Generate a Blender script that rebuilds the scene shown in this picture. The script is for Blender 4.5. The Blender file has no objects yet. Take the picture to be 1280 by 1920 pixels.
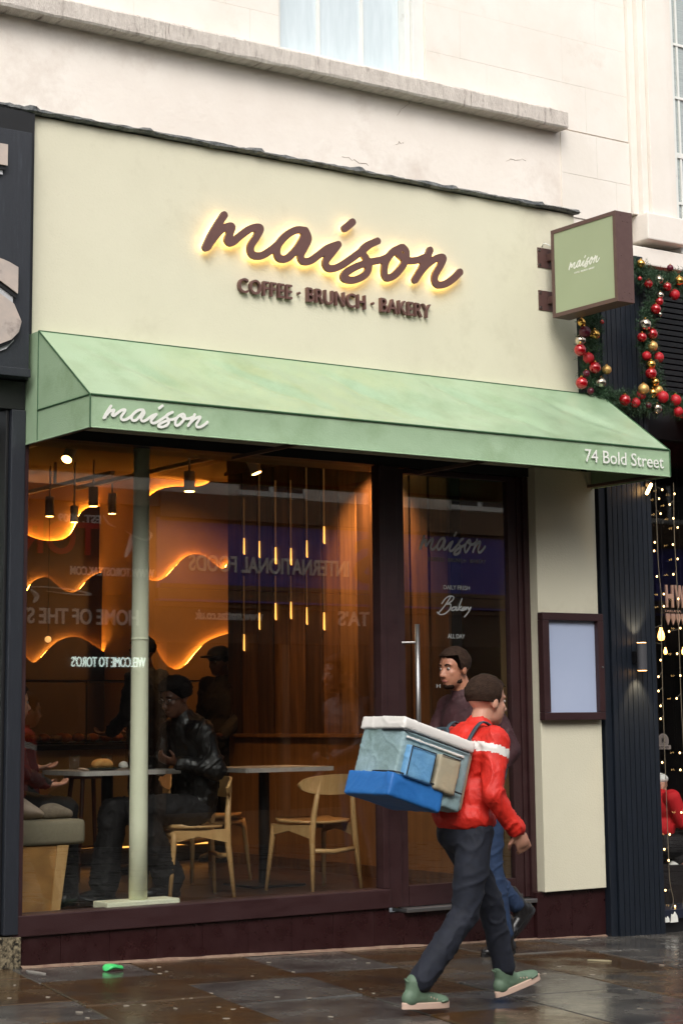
import bpy, bmesh, math, random
import numpy as np
from mathutils import Vector, Matrix, noise
random.seed(7)
R = math.radians
SC = bpy.context.scene
COL = SC.collection
# ------------------------------------------------------------------ camera
CAM = Vector((0.0, -9.8, 1.4))
F_PX, CX, CY = 3605.83, 640.0, 795.16
RX = Vector((0.82211821, -0.56922964, -0.00996353))
RU = Vector((-0.07797226, -0.12991402, 0.98845469))
RU = (RU - RX * RU.dot(RX)).normalized()
RF = RU.cross(RX)
cd = bpy.data.cameras.new('camera'); cam = bpy.data.objects.new('camera', cd); COL.objects.link(cam)
m = Matrix((RX, RU, -RF)).transposed().to_4x4(); m.translation = CAM
cam.matrix_world = m
cd.sensor_fit = 'HORIZONTAL'; cd.sensor_width = 36.0; cd.lens = F_PX / 1280 * 36
cd.shift_y = -(960 - CY) / 1280; cd.clip_start = 0.1; cd.clip_end = 600
SC.camera = cam
def ray(px, py):
    return RX * ((px - CX) / F_PX) - RU * ((py - CY) / F_PX) + RF
def P(px, py, y=0.0):
    "point of the place that lies on the vertical plane y, seen at that spot of the picture"
    d = ray(px, py); return CAM + d * ((y - CAM.y) / d.y)
def PX(px, py, x):
    d = ray(px, py); return CAM + d * ((x - CAM.x) / d.x)
# ------------------------------------------------------------------ world, sun, exposure
W = bpy.data.worlds.new('World'); SC.world = W; W.use_nodes = True
nt = W.node_tree; bg = nt.nodes['Background']
sky = nt.nodes.new('ShaderNodeTexSky'); sky.sky_type = 'NISHITA'; sky.sun_disc = False
SUN_EL, SUN_AZ = R(43), R(212)      # azimuth measured clockwise from +y
sky.sun_elevation = SUN_EL; sky.sun_rotation = SUN_AZ; sky.dust_density = 4; sky.air_density = 1.0
hs = nt.nodes.new('ShaderNodeHueSaturation'); hs.inputs['Saturation'].default_value = 0.25
nt.links.new(sky.outputs[0], hs.inputs['Color']); nt.links.new(hs.outputs[0], bg.inputs[0])
bg.inputs[1].default_value = 0.145
sl = bpy.data.lights.new('sun', 'SUN'); sl.energy = 1.15; sl.angle = R(36); sl.color = (1.0, 0.965, 0.91)
so = bpy.data.objects.new('sun', sl); COL.objects.link(so)
sd = Vector((math.sin(SUN_AZ) * math.cos(SUN_EL), math.cos(SUN_AZ) * math.cos(SUN_EL), math.sin(SUN_EL)))
so.rotation_euler = (-sd).to_track_quat('-Z', 'Y').to_euler(); so.location = (0, -20, 30)
SC.view_settings.view_transform = 'Standard'; SC.view_settings.look = 'None'
SC.view_settings.exposure = 0.47; SC.view_settings.gamma = 1; SC.view_settings.use_curve_mapping = False
SC.cycles.max_bounces = 8; SC.cycles.transparent_max_bounces = 16; SC.cycles.sample_clamp_indirect = 4
SC.cycles.caustics_reflective = False; SC.cycles.caustics_refractive = False
# ------------------------------------------------------------------ helpers
def S(r, g, b):
    f = lambda c: (c / 255 / 12.92) if c / 255 <= 0.04045 else ((c / 255 + 0.055) / 1.055) ** 2.4
    return (f(r), f(g), f(b), 1)
def mat(name, c1, c2=None, rough=0.6, r2=None, scale=8, stretch=(1, 1, 1), bump=0.0, bscale=60, bdist=0.01, metal=0, spec=0.5,
        dirt=None, dscale=2.0, dlo=0.5, dhi=0.7, wave=None, sheen=0, coat=0, detail=6):
    M = bpy.data.materials.new(name); M.use_nodes = True; n = M.node_tree.nodes; L = M.node_tree.links
    b = n['Principled BSDF']; b.inputs['Roughness'].default_value = rough; b.inputs['Metallic'].default_value = metal
    b.inputs['Specular IOR Level'].default_value = spec
    if sheen: b.inputs['Sheen Weight'].default_value = sheen
    if coat: b.inputs['Coat Weight'].default_value = coat; b.inputs['Coat Roughness'].default_value = 0.08
    tc = n.new('ShaderNodeTexCoord'); mp = n.new('ShaderNodeMapping'); mp.inputs['Scale'].default_value = stretch
    L.new(tc.outputs['Object'], mp.inputs[0])
    c2 = c2 or c1
    nz = n.new('ShaderNodeTexNoise'); nz.inputs['Scale'].default_value = scale; nz.inputs['Detail'].default_value = detail
    nz.inputs['Roughness'].default_value = 0.62
    L.new(mp.outputs[0], nz.inputs['Vector'])
    rp = n.new('ShaderNodeValToRGB'); rp.color_ramp.elements[0].position = 0.34; rp.color_ramp.elements[1].position = 0.68
    rp.color_ramp.elements[0].color = c1; rp.color_ramp.elements[1].color = c2
    L.new(nz.outputs['Fac'], rp.inputs[0]); out = rp.outputs[0]
    if wave:
        wv = n.new('ShaderNodeTexWave'); wv.inputs['Scale'].default_value = wave; wv.inputs['Distortion'].default_value = 5
        wv.inputs['Detail'].default_value = 3; wv.inputs['Detail Scale'].default_value = 1.4
        wv.bands_direction = 'X'
        L.new(mp.outputs[0], wv.inputs['Vector'])
        mx = n.new('ShaderNodeMix'); mx.data_type = 'RGBA'; mx.blend_type = 'MULTIPLY'; mx.inputs[0].default_value = 0.35
        L.new(out, mx.inputs[6]); L.new(wv.outputs['Color'], mx.inputs[7]); out = mx.outputs[2]
    if dirt:
        dn = n.new('ShaderNodeTexNoise'); dn.inputs['Scale'].default_value = dscale; dn.inputs['Detail'].default_value = 9
        dn.inputs['Roughness'].default_value = 0.7
        L.new(mp.outputs[0], dn.inputs['Vector'])
        dr = n.new('ShaderNodeMapRange'); dr.inputs[1].default_value = dlo; dr.inputs[2].default_value = dhi
        L.new(dn.outputs['Fac'], dr.inputs[0])
        mx = n.new('ShaderNodeMix'); mx.data_type = 'RGBA'; mx.inputs[7].default_value = dirt
        L.new(dr.outputs[0], mx.inputs[0]); L.new(out, mx.inputs[6]); out = mx.outputs[2]
    L.new(out, b.inputs['Base Color'])
    if r2 is not None:
        rr = n.new('ShaderNodeMapRange'); rr.inputs[1].default_value = 0.35; rr.inputs[2].default_value = 0.65
        rr.inputs[3].default_value = rough; rr.inputs[4].default_value = r2
        L.new(nz.outputs['Fac'], rr.inputs[0]); L.new(rr.outputs[0], b.inputs['Roughness'])
    if bump:
        bn = n.new('ShaderNodeTexNoise'); bn.inputs['Scale'].default_value = bscale; bn.inputs['Detail'].default_value = 4
        L.new(mp.outputs[0], bn.inputs['Vector'])
        bp = n.new('ShaderNodeBump'); bp.inputs['Strength'].default_value = bump; bp.inputs['Distance'].default_value = bdist
        L.new(bn.outputs['Fac'], bp.inputs['Height']); L.new(bp.outputs[0], b.inputs['Normal'])
    return M
def emis(name, col, st, base=(0.8, 0.8, 0.8, 1)):
    M = bpy.data.materials.new(name); M.use_nodes = True; b = M.node_tree.nodes['Principled BSDF']
    b.inputs['Base Color'].default_value = base; b.inputs['Emission Color'].default_value = col
    b.inputs['Emission Strength'].default_value = st; return M
def glassmat(name, tint=(1, 1, 1, 1), base=0.045, rough=0.0):
    "thin window glass: Schlick reflection over a clear pane"
    M = bpy.data.materials.new(name); M.use_nodes = True; n = M.node_tree.nodes; L = M.node_tree.links
    n.remove(n['Principled BSDF'])
    tr = n.new('ShaderNodeBsdfTransparent'); tr.inputs[0].default_value = tint
    gl = n.new('ShaderNodeBsdfGlossy'); gl.inputs['Roughness'].default_value = rough
    lw = n.new('ShaderNodeLayerWeight'); lw.inputs[0].default_value = 0.5
    pw = n.new('ShaderNodeMath'); pw.operation = 'POWER'; pw.inputs[1].default_value = 5
    ml = n.new('ShaderNodeMath'); ml.operation = 'MULTIPLY_ADD'; ml.inputs[1].default_value = 1 - base; ml.inputs[2].default_value = base
    mx = n.new('ShaderNodeMixShader')
    L.new(lw.outputs['Facing'], pw.inputs[0]); L.new(pw.outputs[0], ml.inputs[0]); L.new(ml.outputs[0], mx.inputs[0])
    L.new(tr.outputs[0], mx.inputs[1]); L.new(gl.outputs[0], mx.inputs[2])
    L.new(mx.outputs[0], n['Material Output'].inputs[0]); return M
OFF = {}
def thing(name, label, cat, loc=(0, 0, 0), group=None, rz=0.0):
    o = bpy.data.objects.new(name, None); COL.objects.link(o); o.location = loc; o.rotation_euler = (0, 0, rz)
    o.empty_display_size = 0.1
    o['label'] = label; o['category'] = cat
    if group: o['group'] = group
    OFF[o.name] = Vector(loc) if rz == 0 else None
    return o
def tag(o, label, cat, group=None):
    o['label'] = label; o['category'] = cat
    if group: o['group'] = group
    return o
def struct(o): o['kind'] = 'structure'; return o
def stuff(o): o['kind'] = 'stuff'; return o
def link(name, me, mt, parent=None):
    o = bpy.data.objects.new(name, me); COL.objects.link(o)
    if mt is not None and not me.materials: me.materials.append(mt)
    if parent is not None:
        o.parent = parent; OFF[o.name] = OFF.get(parent.name)
    return o
def mk(name, verts, faces, mt, parent=None, smooth=False, bev=0, local=False, center=False):
    off = Vector((0, 0, 0))
    if parent is not None and not local: off = OFF.get(parent.name) or off
    me = bpy.data.meshes.new(name)
    me.from_pydata([tuple(Vector(v) - off) for v in verts], [], faces)
    if bev:
        bm = bmesh.new(); bm.from_mesh(me)
        bmesh.ops.bevel(bm, geom=bm.edges[:], offset=bev, segments=2, profile=0.6, affect='EDGES', clamp_overlap=True)
        bm.to_mesh(me); bm.free()
    if smooth: me.polygons.foreach_set('use_smooth', [True] * len(me.polygons))
    me.update()
    return link(name, me, mt, parent)
class MB:
    "collects shapes that make up ONE mesh"
    def __init__(s): s.v = []; s.f = []
    def add(s, v, f):
        n = len(s.v); s.v += [Vector(p) for p in v]; s.f += [tuple(i + n for i in q) for q in f]; return s
    def box(s, x0, x1, y0, y1, z0, z1):
        return s.add([(x0, y0, z0), (x1, y0, z0), (x1, y1, z0), (x0, y1, z0), (x0, y0, z1), (x1, y0, z1), (x1, y1, z1), (x0, y1, z1)],
              [(0, 3, 2, 1), (4, 5, 6, 7), (0, 1, 5, 4), (1, 2, 6, 5), (2, 3, 7, 6), (3, 0, 4, 7)])
    def tube(s, pts, r, n=10, cap=True, flat=1.0):
        pts = [Vector(p) for p in pts]; rs = r if isinstance(r, (list, tuple)) else [r] * len(pts)
        base = len(s.v); up = None
        for i, p in enumerate(pts):
            t = (pts[min(i + 1, len(pts) - 1)] - pts[max(i - 1, 0)]).normalized()
            if up is None: up = Vector((0, 0, 1)) if abs(t.z) < 0.9 else Vector((0, 1, 0))
            a = t.cross(up).normalized(); b = a.cross(t).normalized(); up = b
            for k in range(n):
                w = 2 * math.pi * k / n; s.v.append(p + a * math.cos(w) * rs[i] + b * math.sin(w) * rs[i] * flat)
        for i in range(len(pts) - 1):
            for k in range(n):
                s.f.append((base + i * n + k, base + i * n + (k + 1) % n, base + (i + 1) * n + (k + 1) % n, base + (i + 1) * n + k))
        if cap:
            s.f.append(tuple(base + k for k in reversed(range(n)))); e = base + (len(pts) - 1) * n
            s.f.append(tuple(e + k for k in range(n)))
        return s
    def sph(s, c, r, nu=16, nv=10, axes=None):
        c = Vector(c); r = (r, r, r) if not isinstance(r, (list, tuple)) else r
        ax = axes or (Vector((1, 0, 0)), Vector((0, 1, 0)), Vector((0, 0, 1)))
        base = len(s.v)
        for i in range(1, nv):
            ph = math.pi * i / nv
            for k in range(nu):
                th = 2 * math.pi * k / nu
                s.v.append(c + ax[0] * (r[0] * math.sin(ph) * math.cos(th)) + ax[1] * (r[1] * math.sin(ph) * math.sin(th)) + ax[2] * (r[2] * math.cos(ph)))
        s.v.append(c + ax[2] * r[2]); s.v.append(c - ax[2] * r[2]); t = len(s.v) - 2
        for i in range(nv - 2):
            for k in range(nu):
                s.f.append((base + i * nu + k, base + (i + 1) * nu + k, base + (i + 1) * nu + (k + 1) % nu, base + i * nu + (k + 1) % nu))
        for k in range(nu):
            s.f.append((t, base + k, base + (k + 1) % nu)); q = base + (nv - 2) * nu
            s.f.append((t + 1, q + (k + 1) % nu, q + k))
        return s
    def cap(s, A, B, ra, rb, n=14):
        "closed tapered capsule"
        A = Vector(A); B = Vector(B); d = (B - A); L = d.length; d = d / max(L, 1e-6); pts = []; rs = []
        for w in (-90, -65, -40, -15): pts.append(A + d * (ra * math.sin(R(w)))); rs.append(max(ra * math.cos(R(w)), ra * 0.05))
        for w in (15, 40, 65, 90): pts.append(B + d * (rb * math.sin(R(w)))); rs.append(max(rb * math.cos(R(w)), rb * 0.05))
        return s.tube(pts, rs, n)
    def prism(s, poly, y0, y1, M=None):
        "outline in x,z pulled from y0 to y1"
        n = len(poly); f = lambda x, y, z: Vector((x, y, z)) if M is None else M @ Vector((x, y, z))
        return s.add([f(a, y0, b) for a, b in poly] + [f(a, y1, b) for a, b in poly],
              [tuple(reversed(range(n))), tuple(range(n, 2 * n))] + [(i, (i + 1) % n, n + (i + 1) % n, n + i) for i in range(n)])
    def lathe(s, c, prof, n=24):
        c = Vector(c); base = len(s.v)
        for r, z in prof:
            for k in range(n):
                w = 2 * math.pi * k / n; s.v.append(c + Vector((r * math.cos(w), r * math.sin(w), z)))
        for i in range(len(prof) - 1):
            for k in range(n):
                s.f.append((base + i * n + k, base + i * n + (k + 1) % n, base + (i + 1) * n + (k + 1) % n, base + (i + 1) * n + k))
        s.f.append(tuple(base + k for k in reversed(range(n)))); e = base + (len(prof) - 1) * n
        s.f.append(tuple(e + k for k in range(n)))
        return s
    def build(s, name, mt, parent=None, smooth=False, bev=0, local=False):
        return mk(name, s.v, s.f, mt, parent, smooth, bev, local)
def box(name, x0, x1, y0, y1, z0, z1, mt, parent=None, bev=0, smooth=False):
    return MB().box(x0, x1, y0, y1, z0, z1).build(name, mt, parent, smooth, bev)
def dup(root, loc, rz=0, label=None, group=None):
    r = root.copy(); COL.objects.link(r); r.location = loc; r.rotation_euler = (0, 0, rz)
    if label: r['label'] = label
    if group: r['group'] = group
    for ch in list(root.children):
        c = ch.copy(); COL.objects.link(c); c.parent = r
        for g in list(ch.children):
            d = g.copy(); COL.objects.link(d); d.parent = c
    return r
def spline(pts, k=8, closed=False):
    pts = [Vector(p) for p in pts]; n = len(pts); out = []
    for i in range(n if closed else n - 1):
        if closed: a, b, c, d = pts[(i - 1) % n], pts[i], pts[(i + 1) % n], pts[(i + 2) % n]
        else: a, b, c, d = pts[max(i - 1, 0)], pts[i], pts[i + 1], pts[min(i + 2, n - 1)]
        for j in range(k):
            t = j / k
            out.append(0.5 * ((2 * b) + (c - a) * t + (2 * a - 5 * b + 4 * c - d) * t * t + (3 * b - a - 3 * c + d) * t ** 3))
    if not closed: out.append(pts[-1])
    return out
# ---- lettering
def text_mesh(s, extrude=0.0, offset=0.0, space=1.0):
    cu = bpy.data.curves.new('t', 'FONT'); cu.body = s; cu.size = 1; cu.extrude = extrude; cu.offset = offset; cu.space_character = space
    cu.resolution_u = 4
    o = bpy.data.objects.new('t', cu); COL.objects.link(o)
    dg = bpy.context.evaluated_depsgraph_get(); me = bpy.data.meshes.new_from_object(o.evaluated_get(dg))
    v = [Vector(x.co) for x in me.vertices]; f = [tuple(p.vertices) for p in me.polygons]
    bpy.data.objects.remove(o); bpy.data.curves.remove(cu); bpy.data.meshes.remove(me)
    return v, f
def fit(v, O, U, V, N, w, h, dep):
    "map a flat outline to width w and height h at O along U (right) and V (up), depth along N"
    x0 = min(p.x for p in v); x1 = max(p.x for p in v); y0 = min(p.y for p in v); y1 = max(p.y for p in v)
    z0 = min(p.z for p in v); z1 = max(p.z for p in v)
    sx = w / (x1 - x0); sy = (h / (y1 - y0)) if h else sx; sz = dep / max(z1 - z0, 1e-6)
    return [Vector(O) + Vector(U) * ((p.x - x0) * sx) + Vector(V) * ((p.y - y0) * sy) + Vector(N) * ((p.z - z0) * sz) for p in v]
def lettering(name, s, O, U, V, N, w, h, dep, mt, parent, offset=0.0, space=1.0):
    v, f = text_mesh(s, 0.1, offset, space); return mk(name, fit(v, O, U, V, N, w, h, dep), f, mt, parent)
def letters_split(name, s, O, U, V, N, w, h, dep, mt, parent, offset=0.0, space=1.08, bev=0):
    "each letter its own mesh"
    v, f = text_mesh(s, 0.1, offset, space); vv = fit(v, O, U, V, N, w, h, dep)
    par = list(range(len(v)))
    def fd(a):
        while par[a] != a: par[a] = par[par[a]]; a = par[a]
        return a
    for q in f:
        for i in q[1:]: par[fd(i)] = fd(q[0])
    groups = {}
    for i in range(len(v)): groups.setdefault(fd(i), []).append(i)
    iv = sorted(((min(v[i].x for i in g), max(v[i].x for i in g), g) for g in groups.values()), key=lambda t: t[0])
    res = []
    for a, b, g in iv:
        if res and a < res[-1][1] - 0.02: res[-1][1] = max(b, res[-1][1]); res[-1][2] += g
        else: res.append([a, b, list(g)])
    for a, b, g in res:
        idx = {i: k for k, i in enumerate(g)}
        mk(name, [vv[i] for i in g], [tuple(idx[i] for i in q) for q in f if q[0] in idx], mt, parent)
def brush(strokes, r, cell):
    "union outline of round-brush strokes by marching squares -> flat polygons + boundary edges"
    segs = []
    for st in strokes:
        for a, b in zip(st[:-1], st[1:]): segs.append((a[0], a[1], b[0], b[1]))
    segs = np.array(segs); x0, x1 = segs[:, [0, 2]].min() - 2 * r, segs[:, [0, 2]].max() + 2 * r
    y0, y1 = segs[:, [1, 3]].min() - 2 * r, segs[:, [1, 3]].max() + 2 * r
    nx, ny = int((x1 - x0) / cell) + 2, int((y1 - y0) / cell) + 2
    gx = x0 + np.arange(nx) * cell; gy = y0 + np.arange(ny) * cell
    X, Y = np.meshgrid(gx, gy, indexing='ij'); D = np.full(X.shape, 1e9)
    for ax, ay, bx, by in segs:
        i0 = max(int((min(ax, bx) - 2 * r - x0) / cell), 0); i1 = min(int((max(ax, bx) + 2 * r - x0) / cell) + 2, nx)
        j0 = max(int((min(ay, by) - 2 * r - y0) / cell), 0); j1 = min(int((max(ay, by) + 2 * r - y0) / cell) + 2, ny)
        sx, sy = X[i0:i1, j0:j1], Y[i0:i1, j0:j1]; dx, dy = bx - ax, by - ay; L = dx * dx + dy * dy + 1e-12
        t = np.clip(((sx - ax) * dx + (sy - ay) * dy) / L, 0, 1)
        D[i0:i1, j0:j1] = np.minimum(D[i0:i1, j0:j1], np.hypot(sx - ax - t * dx, sy - ay - t * dy))
    D = D - r; V = {}; verts = []; faces = []; edges = []
    def vid(key, p):
        if key not in V: V[key] = len(verts); verts.append(Vector((p[0], p[1], 0)))
        return V[key]
    for i in range(nx - 1):
        for j in range(ny - 1):
            c = [(i, j), (i + 1, j), (i + 1, j + 1), (i, j + 1)]; d = [D[q] for q in c]
            if min(d) >= 0: continue
            poly = []; cut = []
            for k in range(4):
                a, b = c[k], c[(k + 1) % 4]; da, db = d[k], d[(k + 1) % 4]
                if da < 0: poly.append(vid(a, (gx[a[0]], gy[a[1]])))
                if (da < 0) != (db < 0):
                    t = da / (da - db); t = min(max(t, 0.04), 0.96)
                    p = (gx[a[0]] + (gx[b[0]] - gx[a[0]]) * t, gy[a[1]] + (gy[b[1]] - gy[a[1]]) * t)
                    q = vid((min(a, b), max(a, b)), p); poly.append(q); cut.append(q)
            if len(poly) > 2: faces.append(tuple(poly))
            if len(cut) == 2:
                k = poly.index(cut[0]); edges.append((cut[0], cut[1]) if poly[(k + 1) % len(poly)] == cut[1] else (cut[1], cut[0]))
    return verts, faces, edges
def slab(vfe):
    v, f, e = vfe; n = len(v)
    vv = [Vector((p.x, p.y, 1)) for p in v] + [Vector((p.x, p.y, 0)) for p in v]
    ff = list(f) + [tuple(n + i for i in reversed(q)) for q in f] + [(b, a, n + a, n + b) for a, b in e]
    return vv, ff
MZ = [[(65,230),(88,180),(118,128),(150,80)], [(72,228),(100,188),(140,145),(183,132),(178,160),(165,195),(185,207),(225,175),(275,142),(316,140),
      (300,178),(272,225),(280,262),(320,268),(365,243),(400,215)],
      [(525,152),(480,150),(430,180),(395,228),(400,275),(440,280),(490,230),(528,160)], [(528,158),(538,190),(520,230),(503,265),(512,292),(545,292),(590,262),(630,232),(676,216)],
      [(676,216),(650,250),(618,295),(630,325),(672,322),(725,290),(780,250),(820,218),(857,200)],
      [(857,200),(808,222),(786,250),(808,285),(818,315),(800,355),(750,380),(704,374),(708,350),(760,318),(820,298),(870,288),(905,275)],
      [(975,230),(935,245),(898,290),(888,340),(900,370),(935,358),(975,312),(990,270),(985,240),(965,230)], [(955,262),(990,288),(1035,290),(1075,275)],
      [(1100,242),(1075,300),(1030,380)], [(1030,380),(1070,325),(1120,285),(1160,276),(1148,312),(1122,360),(1128,398),(1165,400),(1205,375),(1238,343)],
      [(742,112),(724,128),(706,142)]]
def zoom2wall(p): q = P(360 + p[0] / 2.4615, 370 + p[1] / 2.4615, -0.055); return (q.x, q.z)
MW = [[tuple(q) for q in spline([Vector((*zoom2wall(p), 0)) for p in st], 6)] for st in MZ]
MW = [[(p[0], p[1]) for p in st] for st in MW]
WORD = brush(MW, 0.0235, 0.0075); WORDTHIN = brush(MW, 0.012, 0.0075)
def word(name, vfe, O, U, V, N, w, h, dep, mt, parent):
    v, f = slab(vfe); return mk(name, fit(v, O, U, V, N, w, h, dep), f, mt, parent)
EX, EY, EZ = Vector((1, 0, 0)), Vector((0, 1, 0)), Vector((0, 0, 1))
# ------------------------------------------------------------------ materials
m_green = mat('pale green masonry paint', S(208, 203, 180), S(214, 209, 186), 0.75, scale=1.2, bump=0.32, bscale=95, bdist=0.006, dirt=S(190, 184, 160), dscale=1.4, dlo=0.55, dhi=0.85)
m_cream = mat('cream painted render', S(226, 216, 205), S(236, 228, 218), 0.8, scale=1.6, bump=0.5, bscale=30, bdist=0.006, dirt=S(196, 180, 166), dscale=1.5, dlo=0.54, dhi=0.85)
m_block = mat('painted ashlar', S(226, 218, 207), S(234, 227, 218), 0.8, scale=2.2, bump=0.35, bscale=25, bdist=0.005, dirt=S(206, 194, 178), dscale=1.7, dlo=0.58, dhi=0.85)
m_ledge = mat('weathered stone ledge', S(216, 207, 197), S(192, 182, 173), 0.85, scale=6, stretch=(5, 1, 1), bump=0.9, bscale=40, bdist=0.01, dirt=S(112, 98, 88), dscale=5, dlo=0.55, dhi=0.72)
m_lead = mat('lead flashing', S(48, 52, 56), S(130, 132, 130), 0.5, scale=18, bump=1.0, bscale=26, bdist=0.03, dirt=S(28, 30, 28), dscale=9)
m_mar = mat('maroon paint', S(46, 24, 25), S(55, 30, 31), 0.4, r2=0.55, scale=5, stretch=(1, 1, 3), bump=0.15, bscale=90, dirt=S(45, 22, 24), dscale=5)
m_tile = mat('maroon tile', S(40, 19, 20), S(48, 24, 25), 0.22, r2=0.42, scale=9, bump=0.12, bscale=40, dirt=S(66, 40, 40), dscale=7, dlo=0.58, dhi=0.8)
m_awn = mat('green awning canvas', S(152, 178, 144), S(160, 185, 152), 0.36, r2=0.55, scale=5, bump=0.35, bscale=120, bdist=0.004, dirt=S(134, 160, 122), dscale=3.2, dlo=0.48, dhi=0.72)
def wet_canvas():
    M = m_awn.copy(); M.name = 'green canvas wet with rain'; n = M.node_tree.nodes; L = M.node_tree.links
    b = n['Principled BSDF']; vo = n.new('ShaderNodeTexVoronoi'); vo.inputs['Scale'].default_value = 95
    tc = n.new('ShaderNodeTexCoord'); L.new(tc.outputs['Object'], vo.inputs['Vector'])
    mr = n.new('ShaderNodeMapRange'); mr.inputs[1].default_value = 0.0; mr.inputs[2].default_value = 0.35; mr.inputs[3].default_value = 1; mr.inputs[4].default_value = 0
    L.new(vo.outputs['Distance'], mr.inputs[0])
    nz = n.new('ShaderNodeTexNoise'); nz.inputs['Scale'].default_value = 5; nz.inputs['Detail'].default_value = 5; L.new(tc.outputs['Object'], nz.inputs['Vector'])
    mm = n.new('ShaderNodeMath'); mm.operation = 'MULTIPLY'; L.new(mr.outputs[0], mm.inputs[0]); L.new(nz.outputs['Fac'], mm.inputs[1])
    bp = n.new('ShaderNodeBump'); bp.inputs['Strength'].default_value = 0.55; bp.inputs['Distance'].default_value = 0.006
    L.new(mm.outputs[0], bp.inputs['Height']); L.new(bp.outputs[0], b.inputs['Normal'])
    b.inputs['Coat Weight'].default_value = 0.9; b.inputs['Coat Roughness'].default_value = 0.28
    return M
m_wet = wet_canvas()
m_pipe = mat('dark green seam', S(44, 78, 48), S(56, 92, 60), 0.5)
m_white = mat('white lettering', S(232, 232, 224), S(224, 224, 216), 0.5)
m_brown = mat('brown sign metal', S(86, 62, 58), S(92, 68, 63), 0.42, scale=20, bump=0.05)
m_brownlet = mat('brown letter face', S(98, 68, 62), S(104, 72, 66), 0.4, scale=30)
m_sgreen = mat('sign face green', S(154, 165, 134), S(158, 169, 138), 0.35, scale=2)
m_halo = emis('warm halo light', (1.0, 0.64, 0.2, 1), 8)
m_bolt = mat('galvanised bolt', S(190, 190, 188), rough=0.3, metal=1)
m_black = mat('black painted timber', S(26, 30, 38), S(32, 36, 44), 0.5, scale=6, stretch=(12, 1, 1), bump=0.3, bscale=60, dirt=S(58, 62, 70), dscale=3, dlo=0.58, dhi=0.85)
m_navy = mat('dark navy cladding', S(20, 26, 34), S(26, 32, 42), 0.4, scale=8, stretch=(6, 1, 1), bump=0.15, bscale=60)
m_dark = mat('near black', S(12, 12, 14), S(18, 18, 20), 0.5)
m_granite = mat('speckled granite', S(70, 62, 50), S(150, 138, 112), 0.4, scale=60, detail=2, dirt=S(30, 28, 24), dscale=40, dlo=0.5, dhi=0.6)
m_window = glassmat('shop window glass', (0.97, 0.98, 0.97, 1), 0.12)
m_upglass = mat('net curtained window glass', S(196, 208, 212), S(208, 218, 222), 0.08, scale=3, stretch=(8, 1, 1), spec=0.7)
m_frame = mat('white sash paint', S(222, 222, 216), S(228, 228, 222), 0.5, dirt=S(180, 172, 158), dscale=6, dlo=0.6, dhi=0.8)
m_oak = mat('pale oak', S(206, 166, 112), S(190, 146, 92), 0.42, scale=10, stretch=(3, 3, 0.4), bump=0.1, bscale=50)
m_ply = mat('plywood', S(196, 146, 86), S(178, 126, 70), 0.45, scale=2.2, stretch=(1, 1, 4), wave=1.3)
m_plank = mat('dark stained timber', S(92, 60, 36), S(136, 94, 58), 0.45, scale=4, stretch=(6, 6, 0.5), wave=1.6, bump=0.1)
m_wains = mat('wainscot timber', S(140, 96, 54), S(160, 112, 66), 0.42, scale=4, stretch=(6, 6, 0.5), wave=1.2)
m_wavep = mat('wave panel board', S(62, 40, 28), S(70, 46, 32), 0.6, scale=6); m_wavel = mat('wave panel board paled for wash', S(104, 74, 46), S(112, 80, 52), 0.6, scale=6)  # right-hand copy is paler, the orange light wash put into its colour
m_room = mat('room plaster', S(176, 140, 96), S(186, 150, 104), 0.7, scale=2)
m_ceil = mat('room ceiling', S(112, 92, 68), S(120, 98, 72), 0.75, scale=2)
m_floor = mat('brown room floor', S(44, 28, 20), S(58, 36, 26), 0.3, scale=6)
m_counter = mat('counter front', S(150, 128, 90), S(160, 138, 98), 0.55, scale=5)
m_marble = mat('pale marble', S(206, 200, 192), S(176, 172, 168), 0.25, scale=9)
m_blackmetal = mat('black metal', S(18, 18, 20), S(24, 24, 26), 0.35, metal=0.3)
m_led = emis('amber led strip', (1.0, 0.38, 0.05, 1), 46)
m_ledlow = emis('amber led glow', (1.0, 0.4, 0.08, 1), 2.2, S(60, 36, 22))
m_glowfaint = emis('faint amber glow', (1.0, 0.4, 0.1, 1), 0.07, S(50, 30, 18))
m_lampface = emis('warm lamp lens', (1.0, 0.50, 0.13, 1), 22)
m_lampdim = emis('dim warm lamp lens', (1.0, 0.5, 0.14, 1), 9)
m_greypaint = mat('grey lamp body', S(206, 196, 178), S(214, 204, 186), 0.45)
m_cushion = mat('olive woven cushion', S(128, 120, 100), S(140, 131, 110), 0.9, scale=120, bump=0.4, bscale=300, bdist=0.003)
m_pillarp = mat('pale green column paint', S(240, 242, 212), S(244, 246, 218), 0.45, scale=4, bump=0.15, bscale=25, dirt=S(160, 160, 128), dscale=6, dlo=0.6, dhi=0.8)
m_steel = mat('brushed steel', S(170, 168, 166), rough=0.42, metal=1, scale=40, stretch=(20, 20, 1))
m_gold = mat('gold bauble', S(226, 176, 92), rough=0.14, metal=1)
m_goldmatt = mat('matt gold bauble', S(220, 176, 104), S(226, 184, 116), 0.45, metal=0.7)
m_red = mat('shiny red bauble', S(170, 8, 20), rough=0.12, metal=0.35, coat=1)
m_redmatt = mat('matt red bauble', S(176, 16, 30), S(184, 22, 36), 0.5)
m_silver = mat('champagne bauble', S(212, 200, 182), rough=0.15, metal=1)
m_wine = mat('wine red bauble', S(86, 10, 34), rough=0.35)
m_pine = mat('pine needles', (0.014, 0.042, 0.018, 1), (0.05, 0.11, 0.05, 1), 0.6, scale=9, detail=2)
m_fairy = emis('fairy bulb light', (1.0, 0.60, 0.2, 1), 5)
m_cable = mat('thin pale cable', S(120, 110, 92), rough=0.5)
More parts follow.
